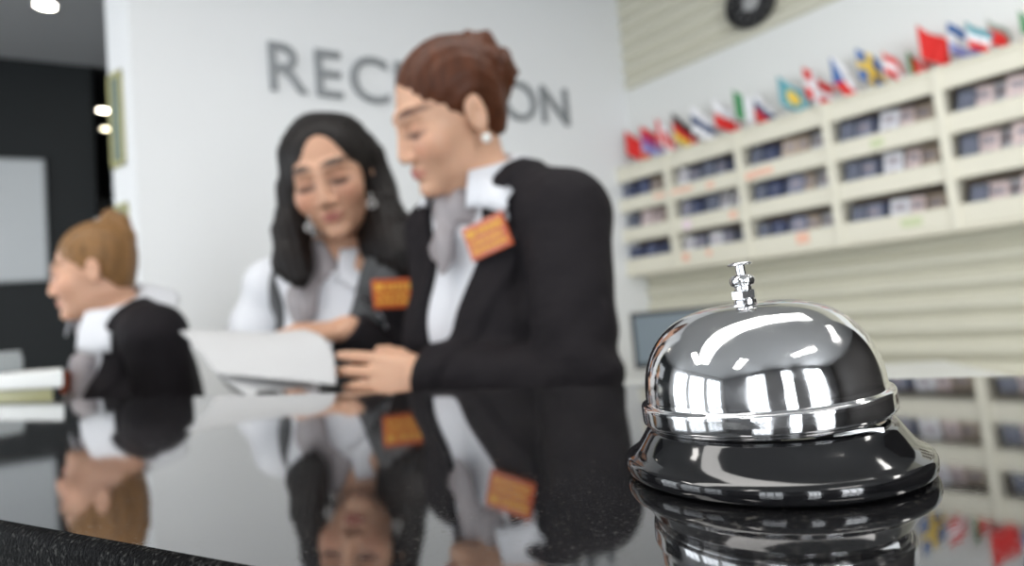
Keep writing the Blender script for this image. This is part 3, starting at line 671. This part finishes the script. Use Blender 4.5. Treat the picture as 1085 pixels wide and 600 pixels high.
class Person:
    """joints in metres; the torso frame is taken from shoulders and pelvis"""
    def __init__(s, head, shL, shR, pelvis, elL, wrL, elR, wrR, handL, handR, build=1.0, nb=-.018):
        s.nb = nb
        s.h = head; s.shL, s.shR, s.pv = V(shL), V(shR), V(pelvis); s.M = (s.shL+s.shR)/2
        up = s.M-s.pv; s.len = np.linalg.norm(up); s.Z = up/s.len; x = s.shL-s.shR; x -= s.Z*(x@s.Z); s.hw = np.linalg.norm(x)/2; s.X = x/np.linalg.norm(x)
        s.Y = np.cross(s.X, s.Z); s.Y = s.Y if s.Y@(head.F) > 0 else -s.Y
        s.B = np.stack([s.X, s.Y, s.Z]); s.el = {'L': V(elL), 'R': V(elR)}; s.wr = {'L': V(wrL), 'R': V(wrR)}; s.sh = {'L': s.shL, 'R': s.shR}
        s.hand = {'L': handL, 'R': handR}; s.k = build
    def t(s, p): return (p-s.M)@s.B.T
    def tw(s, x, y, z): return s.M+x*s.X+y*s.Y+z*s.Z
    def torso(s, p, hips=True):
        q = s.t(p); aq = q.copy(); aq[:, 0] = np.abs(aq[:, 0]); k = s.k; f = s.len/.44
        d = ell_d(q, (0, -.005, -.13*f), (.135*k, .098*k, .19*f))
        d = smin(d, ell_d(aq, (.068, .070*k, -.155*f), (.058, .050, .058)), .05)
        d = smin(d, ell_d(q, (0, -.004, -.29*f), (.110*k, .083*k, .13*f)), .06)
        if hips: d = smin(d, ell_d(q, (0, -.01, -.46*f), (.160*k, .112*k, .13*f)), .08)
        d = smin(d, seg_d(aq, (.028, s.nb*.6-.008, .034), (s.hw-.006, -.004, .002), .045, .045), .05)
        return d
    def arm(s, p, sd, end=1.0):
        w = s.el[sd]+(s.wr[sd]-s.el[sd])*end
        return smin(seg_d(p, s.sh[sd], s.el[sd], .047*s.k, .037*s.k), seg_d(p, s.el[sd], w, .037*s.k, .037*s.k+(.0245-.037*s.k)*end), .02)
    def arm_cut(s, p, sd, end, off):
        """arm that stops a little before the wrist, for sleeves"""
        ax_ = s.wr[sd]-s.el[sd]; L = np.linalg.norm(ax_); ax_ = ax_/L
        fore = np.maximum(seg_d(p, s.el[sd], s.wr[sd], .037*s.k, .030*s.k), (p-s.el[sd])@ax_-L*end+off)
        return smin(seg_d(p, s.sh[sd], s.el[sd], .047*s.k, .038*s.k), fore, .012)-.002
    def neck(s, p): return seg_d(p, s.tw(0, s.nb, .0), s.h.w(0, -.018, -.055), .052*s.k, .045*s.k)
    def body(s, p):
        d = smin(s.torso(p), s.neck(p), .03)
        for sd in 'LR': d = smin(d, s.arm(p, sd), .03)
        for sd in 'LR':
            if s.hand[sd] is not None: d = smin(d, hand_eval(p, s.hand[sd]), .012)
        hd = np.full(len(p), 1.0); q = s.h.loc(p); near = np.linalg.norm(q, axis=1) < .30
        if near.any(): hd[near] = head_sdf(q[near])*s.h.s
        return smin(d, hd, .018)
    def bounds(s, pts, pad):
        a = V(pts); return a.min(0)-pad, a.max(0)+pad
    def skin_col(s, base, lip, brow, lid):
        base, lip, brow, lid = V(base), V(lip), V(brow), V(lid)
        def fn(v):
            c = np.tile(base, (len(v), 1)); q = s.h.loc(v); aq = q.copy(); aq[:, 0] = np.abs(aq[:, 0]); fr = q[:, 1] > .045
            def mix(col, m): c[:] = c*(1-m[:, None])+V(col)*m[:, None]
            bl = np.exp(-((aq[:, 0]-.040)**2+(q[:, 2]+.036)**2)/.0004)*fr; mix(base*V([1.04, .82, .80]), bl*.6)
            lp = np.clip(1.6-np.hypot(q[:, 0]/.021, (q[:, 2]+.0715)/.0100)*1.3, 0, 1)*fr; mix(lip, lp)
            by = q[:, 2]-(.021-.35*(aq[:, 0]-.034)**2/.01*.1); br = np.clip(1.8-np.hypot((aq[:, 0]-.031)/.020, by/.0055)*1.2, 0, 1)*fr; mix(brow, br)
            ll = np.clip(1.7-np.hypot((aq[:, 0]-.031)/.0165, (q[:, 2]+.0145-4*(aq[:, 0]-.031)**2)/.0055)*1.1, 0, 1)*fr; mix(lid, ll)
            sh = np.clip(1.5-np.hypot((aq[:, 0]-.031)/.017, (q[:, 2]+.004)/.009), 0, 1)*fr; mix(base*V([.72, .60, .56]), sh*.7)  # eye-socket shade mixed into the skin colour
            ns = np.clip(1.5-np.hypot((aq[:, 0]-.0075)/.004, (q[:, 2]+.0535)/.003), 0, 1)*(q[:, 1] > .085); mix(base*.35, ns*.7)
            return c
        return fn
def jacket_sdf(s, off, zb, wtop, lapel=True, arms='LR', armend=.93, fold=.0035, nk=.022):
    def fn(p):
        d = s.torso(p)
        for sd in arms: d = smin(d, s.arm_cut(p, sd, armend, off), .022)
        q = s.t(p); ax = np.abs(q[:, 0]); z = q[:, 2]
        el = [s.el[a] for a in arms]
        for e in el:
            r = np.linalg.norm(p-e, axis=1); d = d+fold*(np.sin(p@V([60, 35, 70])+2*np.sin(p@V([25, 10, -40])))*.6+.4*np.sin(p@V([-90, 40, 110])))*np.exp(-(r/.10)**2)
        d = d+.0018*np.sin(z*55+q[:, 0]*25+2*np.sin(q[:, 1]*30))*np.exp(-((z+.27)/.12)**2)
        d = d-off
        w = wtop*np.clip((z-zb)/(-zb+.02), 0, 1.25)**1.0
        if lapel:
            lw = .058*np.clip((z-zb)/.08, 0, 1)*np.where(z > -.06, np.clip((.03-z)/.05, 0.5, 1), 1)
            on = np.clip((w+lw-ax)/.004, 0, 1)*(q[:, 1] > -.02)*(z > zb); d = d-.006*on
        wedge = np.maximum(np.maximum((ax-w)*.92, zb-z), -.005-q[:, 1])
        d = smax(d, -wedge, .004)
        d = smax(d, -(s.neck(p)-nk), .004)
        return d
    return fn
def shirt_sdf(s, off, arms, armend, vz=-.06, vw=.035):
    def fn(p):
        d = smin(s.torso(p), s.neck(p), .03)
        for sd in arms: d = smin(d, s.arm_cut(p, sd, armend, off)+.001, .03)
        q = s.t(p)
        d = d+.0015*np.sin(q[:, 0]*110+q[:, 2]*35)*np.exp(-((q[:, 2]+.2)/.15)**2)-off
        hq = (p-s.tw(0, s.nb, 0))@((s.h.w(0, -.018, -.055)-s.tw(0, s.nb, 0))/np.linalg.norm(s.h.w(0, -.018, -.055)-s.tw(0, s.nb, 0)))
        d = np.maximum(d, hq-.052)
        return d
    return fn
def collar(s, name, m, parent, root=.060, h0=.052, wing=.075, drop=.045, gap=.5, over=None, peak=.72):
    """turn-down shirt collar: a stand round the neck and two pointed wings folded over"""
    axis = s.h.w(0, -.018, -.055)-s.tw(0, s.nb, 0); axis /= np.linalg.norm(axis)
    X = s.X-axis*(s.X@axis); X /= np.linalg.norm(X); Y = np.cross(X, axis); Y = Y if Y@s.Y > 0 else -Y
    O = s.tw(0, s.nb, 0)
    NT, NS = 48, 8; bm = bmesh.new(); g = []
    for i in range(NT+1):
        th = -PI+gap+(2*PI-2*gap)*i/NT           # 0 = back of the neck
        front = abs(th)/(PI-gap); r = root
        dirv = X*math.sin(th)-Y*math.cos(th)
        Ld = (drop+(wing-drop)*math.exp(-((front-peak)/.20)**2))*(1 if front < peak+.08 else max(.25, 1-(front-peak-.08)*1.5))
        row = []
        for j in range(NS+1):
            u = j/NS
            if u < .3: pt = O+dirv*(r+.004)+axis*(h0-.030+.030*u/.3+.010*(1-front))
            else:
                v = (u-.3)/.7; out = r+.004+Ld*v*(.86-.38*front); dn = h0-Ld*v*(.46+.42*front)+.010*(1-front)
                pt = O+dirv*out+axis*dn+Y*(.012*v*front**2)-s.Z*(.022*v*front**3)+dirv*.006*math.sin(v*PI)
            if over is not None and u > .25:
                for _ in range(8):
                    dd = over(pt[None])[0]
                    if dd >= .005: break
                    gr = V([over((pt+e)[None])[0]-over((pt-e)[None])[0] for e in np.eye(3)*.004]); gr /= np.linalg.norm(gr)+1e-9; pt = pt+gr*(.0055-dd)
            row.append(bm.verts.new(pt))
        g.append(row)
    for i in range(NT):
        for j in range(NS): bm.faces.new((g[i][j], g[i+1][j], g[i+1][j+1], g[i][j+1]))
    o = from_bm(name, bm, m, parent, smooth=True); so = o.modifiers.new('thickness', 'SOLIDIFY'); so.thickness = .0025; so.offset = 0
    return o
def scarf_sdf(s, fall, r0=.066, tube_r=.017, w=.030):
    axis = s.h.w(0, -.018, -.055)-s.tw(0, s.nb, 0); axis /= np.linalg.norm(axis)
    O = s.tw(0, s.nb, 0)+axis*.035
    def fn(p):
        q = p-O; hz = q@axis; rad = np.linalg.norm(q-hz[:, None]*axis, axis=1)
        d = np.hypot(rad-(r0-.010), hz*.60)-tube_r
        d = np.maximum(d, np.abs(hz)-.034)
        for a, b, r1, r2 in fall:
            ab = b-a; t = np.clip(((p-a)@ab)/(ab@ab), 0, 1); v = p-a-t[:, None]*ab
            vx = v@s.X; vy = v@s.Y; vz = v@s.Z; rr = r1+(r2-r1)*t
            d = smin(d, (np.sqrt(vx**2+(vy*2.6)**2+vz**2)-rr)*.45, .012)
        return d+.0022*np.sin(((p-O)@s.X)*150+((p-O)@s.Z)*40)
    return fn
def trousers(s, parent):
    hips = {'L': s.tw(.085, -.01, -s.len-.03), 'R': s.tw(-.085, -.01, -s.len-.03)}
    def fn(p):
        q = s.t(p); d = ell_d(q, (0, -.01, -.46*s.len/.44), (.170*s.k, .122*s.k, .135*s.len/.44))
        for sd in 'LR':
            h = hips[sd]; kn = V([h[0], h[1], .45]); an = V([h[0], h[1]+.02, .06])
            l = smin(seg_d(p, h, kn, .088, .062), seg_d(p, kn, an, .062, .060), .03); d = smin(d, l, .03)
        return np.maximum(d, .045-p[:, 2])
    c = V([hips['L'], hips['R'], s.pv]); lo = c.min(0)-.22; hi = c.max(0)+.2; lo[2] = .02
    sdf_obj('trousers', fn, lo, hi, .010, M_TROUSER, parent)
    fw = s.Y.copy(); fw[2] = 0; fw /= np.linalg.norm(fw); sx = V([fw[1], -fw[0], 0])
    for sd in 'LR':
        b = V([hips[sd][0], hips[sd][1]+.02, 0])
        def fs(p, b=b):
            q = V([0]); q = np.stack([(p-b)@sx, (p-b)@fw, p[:, 2]], 1)
            d = smin(ell_d(q, (0, .08, .03), (.045, .095, .04)), ell_d(q, (0, -.02, .04), (.04, .05, .06)), .04)
            return np.maximum(d, .001-p[:, 2])
        sdf_obj('shoe', fs, b+V([-.18, -.18, 0]), b+V([.18, .18, .11]), .007, M_SHOE, parent)
def plate(name, centre, right, up, w, h, m, parent, txt=True):
    """a rigid name badge: card, frame and printed lines"""
    r = V(right, float); r /= np.linalg.norm(r); u = V(up, float); u -= r*(u@r); u /= np.linalg.norm(u); n = np.cross(r, u)
    mtx = Matrix(((r[0], u[0], n[0], centre[0]), (r[1], u[1], n[1], centre[1]), (r[2], u[2], n[2], centre[2]), (0, 0, 0, 1)))
    bm = bmesh.new(); box(bm, (-w/2, -h/2, -.002), (w/2, h/2, .002), mtx=mtx); o = from_bm(name, bm, m, parent, bevel=.0012)
    bm = bmesh.new(); rs = random.Random(3)
    box(bm, (-w*.42, h*.12, .002), (-w*.20, h*.36, .0026), mtx=mtx)
    for row, (z0, z1) in enumerate(((.12, .34), (-.12, .02), (-.34, -.20))):
        x = -w*.14 if row == 0 else -w*.40
        while x < w*.38:
            L = w*rs.uniform(.05, .13); box(bm, (x, h*z0, .002), (min(x+L, w*.42), h*z1, .0026), mtx=mtx); x += L+w*.03
    from_bm('print', bm, M_BADGETXT, o); return o

def march(fn, px, py, y0, y1):
    """first point of a surface on the sight line, and its normal"""
    ys = np.linspace(y0, y1, 1500); pts = V([P(px, py, y) for y in ys]); d = fn(pts)
    k = int(np.argmax(d < 0)) if (d < 0).any() else int(np.argmin(d)); p = pts[k]
    g = V([fn((p+e)[None])[0]-fn((p-e)[None])[0] for e in np.eye(3)*.006]); return p, g/np.linalg.norm(g)
def badge_on(fn, px, py, y0, y1, w, h, tilt, m, parent, lift=.004):
    p, n = march(fn, px, py, y0, y1)
    # smooth the normal over the badge area
    for dx, dy in ((-12, 0), (12, 0), (0, -10), (0, 10)):
        try: n = n+march(fn, px+dx, py+dy, y0, y1)[1]
        except Exception: pass
    n /= np.linalg.norm(n)
    r = np.cross(V([0, 0, 1.]), n); r /= np.linalg.norm(r)
    if r@V([1, 0, 0]) < 0: r = -r
    u = np.cross(n, r); r2 = r*math.cos(tilt)+u*math.sin(tilt); u2 = np.cross(n, r2)
    return plate('name_badge', p+n*lift, r2, u2, w, h, m, parent)

def hair_fn(h, fn):
    return lambda p: fn(h.loc(p), p)*h.s
def curls(q, a, f): return a*(np.sin(q[:, 0]*f+2*np.sin(q[:, 1]*f*.7))*np.sin(q[:, 1]*f*.9+q[:, 2]*f*.8)+.45*np.sin(q[:, 2]*f*2.3+2*np.sin(q[:, 0]*f*1.9))*np.sin(q[:, 1]*f*2.1+1))
def strands(q, a, f):
    t = np.arctan2(q[:, 0], q[:, 2]+.06); w = 2.2*np.sin(q[:, 1]*31+t*3)
    return a*(np.sin(t*f+q[:, 1]*18+w)*.6+.5*np.sin(t*f*2.7+w*1.7+1)+.35*np.sin(t*f*.43+q[:, 1]*25))
def hair_cap(q, r=(.079, .0985, .084), c=(0, -.0195, .033), face=((0, .108, -.038), (.071, .072, .110)), nape=-.062, st=None):
    d = ell_d(q, c, r)
    if st is not None: d = d+st
    d = smin(d, ell_d(q, (0, -.062, -.02), (.055, .036, .055)), .03)
    d = smax(d, -ell_d(q, *face), .008)
    low = np.interp(q[:, 1], [-.11, -.035, -.012, .025, .06], [nape, nape, -.022, -.016, .0])
    d = smax(d, low-q[:, 2], .006)
    e = q.copy(); e[:, 0] = np.abs(e[:, 0]); return smax(d, -ell_d(e, (.084, -.006, -.014), (.020, .021, .033)), .004)

# === 1 auburn-haired receptionist in the foreground ==================================
hR = Head((-.060, .795, 1.431), math.radians(66), math.radians(20), math.radians(-13), .825, 1.2)
_w = P(455, 402, 1.06); _d = P(385, 401, 1.115)-_w
handL = hand_prims(_w, _d, (.05, -1, .15), (0, .15, 1), [(.10, .22, .15), (.14, .28, .18), (.2, .34, .2), (.3, .42, .25)], .95, .05, (.22, .35, .1))
_wr = P(440, 440, 1.12)
handR_ = hand_prims(_wr, (-1, -.3, -.1), (.3, -.2, 1), (.2, -1, 0), [(.3, .4, .3)]*4, .95, .06)
pR = Person(hR, P(600, 234, 1.045), P(466, 246, 1.35), (.005, .915, .865), P(613, 408, .925), _w, P(484, 452, 1.20), _wr, handL, handR_, .90, .022)
lo, hi = pR.bounds([pR.shL, pR.shR, hR.c, pR.el['L'], pR.el['R'], _w, _wr, pR.pv, _w+_d*2.2], .16); lo[2] = .78
person1 = sdf_obj('person', pR.body, lo, hi, .003, M_SKIN, None, pR.skin_col((.68, .40, .268), (.50, .16, .15), (.12, .05, .03), (.10, .05, .04)))
tag(person1, 'auburn-haired woman with a bun in a dark suit jacket holding a sheet of paper', 'person')
jR = jacket_sdf(pR, .010, -.30, .066)
lo2, hi2 = pR.bounds([pR.shL, pR.shR, pR.el['L'], pR.el['R'], _w, _wr, pR.pv], .2); lo2[2] = .74
sdf_obj('jacket', jR, lo2, hi2, .004, M_JACKET, person1)
sdf_obj('shirt', shirt_sdf(pR, .006, 'LR', .965), lo2, hi2, .004, M_SHIRT, person1)
collar(pR, 'shirt_collar', M_SHIRT, person1, .047, .090, .088, .055, .80, over=jR, peak=.62)
sdf_obj('scarf', scarf_sdf(pR, [(pR.tw(0, .060, .050), pR.tw(0, .094, -.015), .024, .020), (pR.tw(0, .094, -.015), pR.tw(0, .102, -.050), .018, .009)], .060, .015), pR.M-.2, pR.M+V([.2, .2, .22]), .003, M_SCARF, person1)
def hair1(q, p):
    d = hair_cap(q, nape=-.056, st=strands(q, .0012, 46))
    b = ell_d(q, (0, -.092, .052), (.056, .050, .052)); b = smin(b, ell_d(q, (.012, -.112, .034), (.038, .034, .036)), .02); b = smin(b, ell_d(q, (-.01, -.075, .085), (.034, .030, .026)), .02)
    b = b+curls(q, .0075, 95)
    d = smin(d, b, .012)
    return d
sdf_obj('hair', hair_fn(hR, hair1), hR.c-.2, hR.c+.2, .0032, M_AUBURN, person1)
bm = bmesh.new(); bmesh.ops.create_uvsphere(bm, u_segments=20, v_segments=12, radius=.0065, matrix=Matrix.Translation(Vector(hR.w(.082, -.006, -.050)))); from_bm('earring', bm, M_PEARL, person1, smooth=True)
M_BADGE1 = M_BADGE
badge_on(jR, 519, 251, .80, 1.5, .062, .044, math.radians(14), M_BADGE, person1, .007)
trousers(pR, person1)

# === 2 black-haired receptionist ======================================================
hB = Head((-.311, 1.10, 1.442), math.radians(-2), math.radians(16), math.radians(10), .958)
_w = P(369, 350, 1.42); _d = V([-.80, -.60, .02])
handL = hand_prims(_w, _d, (.1, -.35, 1), (.1, 1, .2), [(.35, .55, .35), (.7, .9, .6), (.8, 1.0, .6), (.85, 1.0, .6)], .95, .06, (.5, .4, .3))
_wr = P(300, 392, 1.58)
handR_ = hand_prims(_wr, (.6, -.25, -.6), (-.2, 0, 1), (1, .4, 0), [(.3, .4, .3)]*4, .95, .06)
pB = Person(hB, P(432, 300, 1.52), P(294, 303, 1.745), (-.31, 1.24, .80), P(476, 440, 1.55), _w, P(266, 384, 1.74), _wr, handL, handR_)
lo, hi = pB.bounds([pB.shL, pB.shR, hB.c, pB.el['L'], pB.el['R'], _w, _wr, pB.pv, _w+_d*.17], .16); lo[2] = .72
person2 = sdf_obj('person', pB.body, lo, hi, .003, M_SKIN, None, pB.skin_col((.56, .32, .212), (.36, .12, .10), (.03, .018, .013), (.05, .03, .025)))
tag(person2, 'woman with long straight black hair pointing at the sheet of paper', 'person')
lo2, hi2 = pB.bounds([pB.shL, pB.shR, pB.el['L'], pB.el['R'], _w, _wr, pB.pv], .2); lo2[2] = .70
jB = jacket_sdf(pB, .012, -.32, .112, arms='', lapel=True)
def vestB(p):
    d = jB(p)
    for sd in 'LR':                                    # arm holes
        if sd == 'R': d = smax(d, -(np.linalg.norm(p-pB.sh['R']-pB.X*-.015, axis=1)-.075), .01)
    return d
sdf_obj('waistcoat', vestB, lo2, hi2, .004, M_VEST, person2)
def sleeveB(p):
    d = smin(pB.arm(p, 'L', 1.0)-.014, np.linalg.norm(p-pB.sh['L'], axis=1)-.060, .02)
    r = np.linalg.norm(p-pB.el['L'], axis=1); d = d+.004*np.sin(r*95)*np.exp(-(r/.09)**2)
    ax_ = pB.wr['L']-pB.el['L']; L = np.linalg.norm(ax_); return np.maximum(d, ((p-pB.el['L'])@ax_)/L-L*1.0)
o = sdf_obj('sleeve', sleeveB, lo2, hi2, .004, M_JACKET, person2); o['label'] = 'black sleeve of the pointing arm'
def shirtB(p):
    b = shirt_sdf(pB, .007, 'LR', .95)(p)
    ex = smin(seg_d(p, pB.sh['R'], pB.el['R'], .060, .062), seg_d(p, pB.el['R'], pB.wr['R'], .060, .040), .02)+.004*np.sin((p-pB.el['R'])@pB.Z*70+(p@pB.X)*30)
    return smin(b, ex, .02)
sdf_obj('shirt', shirtB, lo2, hi2, .004, M_SHIRT, person2)
collar(pB, 'shirt_collar', M_SHIRT, person2, .054, .092, .105, .062, .62, over=lambda p: np.minimum(vestB(p), shirtB(p)), peak=.66)
sdf_obj('scarf', scarf_sdf(pB, [(pB.tw(0, .052, .05), pB.tw(0, .092, -.02), .042, .034), (pB.tw(0, .092, -.02), pB.tw(0, .104, -.05), .030, .012)], .068, .019), pB.M-.2, pB.M+V([.2, .2, .22]), .003, M_SCARF, person2)
KL = [P(328, 140, 1.52), P(315, 165, 1.52), P(310, 205, 1.51), P(309, 245, 1.50), P(311, 278, 1.48), P(318, 296, 1.45)]
KR = [P(368, 140, 1.54), P(390, 165, 1.56), P(402, 200, 1.57), P(411, 235, 1.53), P(424, 258, 1.49), P(434, 276, 1.46), P(436, 286, 1.45)]
KR2 = [P(392, 190, 1.60), P(398, 235, 1.58), P(405, 262, 1.53), P(410, 278, 1.50)]
def hair2(q, p):
    d = hair_cap(q, r=(.081, .101, .086), face=((0.014, .118, -.050), (.054, .088, .150)), nape=-.09, st=strands(q, .0008, 60))
    def chain(K, R):
        y = None
        for a, b, r1, r2 in zip(K, K[1:], R, R[1:]):
            x = seg_d(p, a, b, r1, r2); y = x if y is None else smin(y, x, .03)
        return y/hB.s
    l = chain(KL, [.020, .020, .022, .027, .029, .016]); r = smin(chain(KR, [.022, .022, .026, .032, .035, .030, .014]), chain(KR2, [.03, .036, .034, .018]), .03)
    back = ell_d(q, (0, -.06, -.07), (.085, .05, .15))
    s = np.minimum(l, r)+.0014*np.sin((p@hB.L)*420+3*np.sin(p[:, 2]*14))+.0008*np.sin((p@hB.L)*900+p[:, 2]*30)
    return smin(smin(d, back, .03), s, .035)
sdf_obj('hair', hair_fn(hB, hair2), hB.c+V([-.22, -.2, -.36]), hB.c+V([.30, .22, .2]), .0035, M_BLACKHAIR, person2)
for px, py, y in ((394, 216, 1.45), (328, 241, 1.44)):
    c = P(px, py, y); bm = bmesh.new()
    for k in range(16):
        a0, a1 = k*PI/8, (k+1)*PI/8; tube(bm, c+V([.007*math.cos(a0), 0, .007*math.sin(a0)]), c+V([.007*math.cos(a1), 0, .007*math.sin(a1)]), .0018, 8)
    tube(bm, c+V([0, 0, .007]), c+V([0, 0, .02]), .001, 6); from_bm('earring', bm, M_STEEL, person2, smooth=True)
badge_on(lambda p: np.minimum(vestB(p), sleeveB(p)), 420, 310, 1.0, 1.9, .074, .050, math.radians(-3), M_BADGE, person2, .014)
trousers(pB, person2)

# === 3 fair-haired receptionist at the left ===========================================
hL = Head((-.853, 1.264, 1.334), math.radians(70), math.radians(6), math.radians(-2), .85, 1.35)
_w = V([-.74, 1.28, .90]); _wr = V([-.98, 1.33, .90])
handL = hand_prims(_w, (-.3, -.05, -1), (.3, -.8, 0), (-1, -.3, .2), [(.3, .4, .3)]*4, .95, .06)
handR_ = hand_prims(_wr, (-.3, .05, -1), (-.3, .8, 0), (-1, -.3, .2), [(.3, .4, .3)]*4, .95, .06)
pL = Person(hL, P(163, 356, 1.69), P(122, 356, 2.02), (-.80, 1.39, .77), P(186, 445, 1.74), _w, V([-1.0, 1.50, .95]), _wr, handL, handR_, .95, .022)
lo, hi = pL.bounds([pL.shL, pL.shR, hL.c, pL.el['L'], pL.el['R'], _w, _wr, pL.pv, _w+V([-.08, -.02, -.08]), _wr+V([-.08, -.02, -.08])], .16); lo[2] = .66
person3 = sdf_obj('person', pL.body, lo, hi, .0035, M_SKIN, None, pL.skin_col((.62, .355, .24), (.46, .17, .15), (.16, .09, .05), (.10, .06, .05)))
tag(person3, 'fair-haired woman in profile in a dark jacket at the left end of the counter', 'person')
lo2, hi2 = pL.bounds([pL.shL, pL.shR, pL.el['L'], pL.el['R'], _w, _wr, pL.pv], .2); lo2[2] = .68
jL = jacket_sdf(pL, .012, -.34, .085, nk=.034)
sdf_obj('jacket', jL, lo2, hi2, .005, M_JACKET, person3)
sdf_obj('shirt', shirt_sdf(pL, .006, 'LR', .965), lo2, hi2, .005, M_SHIRT, person3)
collar(pL, 'shirt_collar', M_SHIRT, person3, .050, .100, .085, .085, .45, over=jL)
sdf_obj('scarf', scarf_sdf(pL, [(pL.tw(0, .055, .04), pL.tw(0, .100, -.06), .034, .044), (pL.tw(0, .105, -.06), pL.tw(0, .138, -.16), .046, .050), (pL.tw(0, .138, -.16), pL.tw(0, .125, -.32), .050, .044)]), pL.M-V([.25, .25, .42]), pL.M+V([.2, .2, .22]), .0035, M_SCARF, person3)
def hair3(q, p):
    d = hair_cap(q, nape=-.058, st=strands(q, .0012, 44))
    K = [(0, -.030, .100), (0, -.058, .118), (0, -.086, .104), (0, -.100, .068), (0, -.102, .030)]; R = [.016, .022, .023, .019, .010]; y = None
    for a, b, r1, r2 in zip(K, K[1:], R, R[1:]):
        x = seg_d(q, a, b, r1, r2); y = x if y is None else smin(y, x, .012)
    return smin(d, y+.0018*np.sin(q[:, 0]*260), .012)
sdf_obj('hair', hair_fn(hL, hair3), hL.c-.2, hL.c+.2, .0035, M_BROWNHAIR, person3)
bm = bmesh.new(); lathe(bm, [(.0165, -.004), (.0195, -.003), (.0195, .003), (.0165, .004), (.0165, -.004)], 28); o = from_bm('hair_clip', bm, M_STEEL, person3, smooth=True)
o.matrix_world = Matrix.Translation(Vector(hL.w(0, -.038, .106))) @ Vector(hL.w(0, -.058, .118)-hL.w(0, -.030, .100)).to_track_quat('Z', 'Y').to_matrix().to_4x4()
pq = P(70, 405, 1.72)
plate('name_badge', pq, V([.35, -.9, 0]), V([0, 0, 1.]), .060, .044, M_BADGE, person3)
trousers(pL, person3)

# ------------------------------------------------------------------ papers and the dark gap between them, at the staff edge of the counter
def sheet(name, c00, c10, c11, c01, bulge, label, edge=0.0):
    """c00 near left, c10 near right, c11 far right, c01 far left"""
    N = 28; bm = bmesh.new(); g = []
    for i in range(N+1):
        row = []
        for j in range(N+1):
            u, v = i/N, j/N; p = (1-u)*(1-v)*c00+u*(1-v)*c10+u*v*c11+(1-u)*v*c01
            p = p+V([0, 0, 1.])*(bulge*math.sin(PI*v)*(.35+.65*u)+.004*math.sin(u*5+1)*v)+V([1, 0, 0])*edge*math.sin(PI*v)*u
            row.append(bm.verts.new(p))
        g.append(row)
    for i in range(N):
        for j in range(N): bm.faces.new((g[i][j], g[i+1][j], g[i+1][j+1], g[i][j+1]))
    o = from_bm(name, bm, M_PAPER, None, smooth=True); s = o.modifiers.new('thickness', 'SOLIDIFY'); s.thickness = .0006; tag(o, label, 'paper'); return o
sheet('paper_sheet', P(228, 396, 1.20), P(356, 408, 1.10), P(322, 348, 1.31), P(190, 353, 1.42), .014, 'large white sheet of paper held up by the auburn-haired woman', .016)
sheet('paper_sheet', P(234, 400, 1.20), P(262, 420, 1.16), P(350, 410, 1.13), P(300, 396, 1.26), .004, 'white sheet of paper lying lower, under the held sheet')
a, b = P(272, 418, 1.15), P(296, 416, 1.155)
shade_rod = empty('shade_rod', tuple(a)); tag(shade_rod, 'short black rod standing in for the shadow gap between the two sheets of paper', 'shade_rod')  # black rod drawn in place of the shaded gap between the sheets
bm = bmesh.new(); tube(bm, (0, 0, 0), b-a, .0042, 14); from_bm('rod_body', bm, M_BLACK, shade_rod, smooth=False, bevel=.001)
bm = bmesh.new(); tube(bm, (b-a)*1.0, (b-a)*1.12, .0028, 12); from_bm('tip', bm, M_STEEL, shade_rod)

# ------------------------------------------------------------------ view
scene.view_settings.view_transform = 'Standard'; scene.view_settings.look = 'None'; scene.view_settings.gamma = 1; scene.view_settings.use_curve_mapping = False
scene.view_settings.exposure = 0.07
scene.cycles.use_denoising = True
scene.cycles.max_bounces = 10; scene.cycles.glossy_bounces = 6; scene.cycles.sample_clamp_indirect = 8
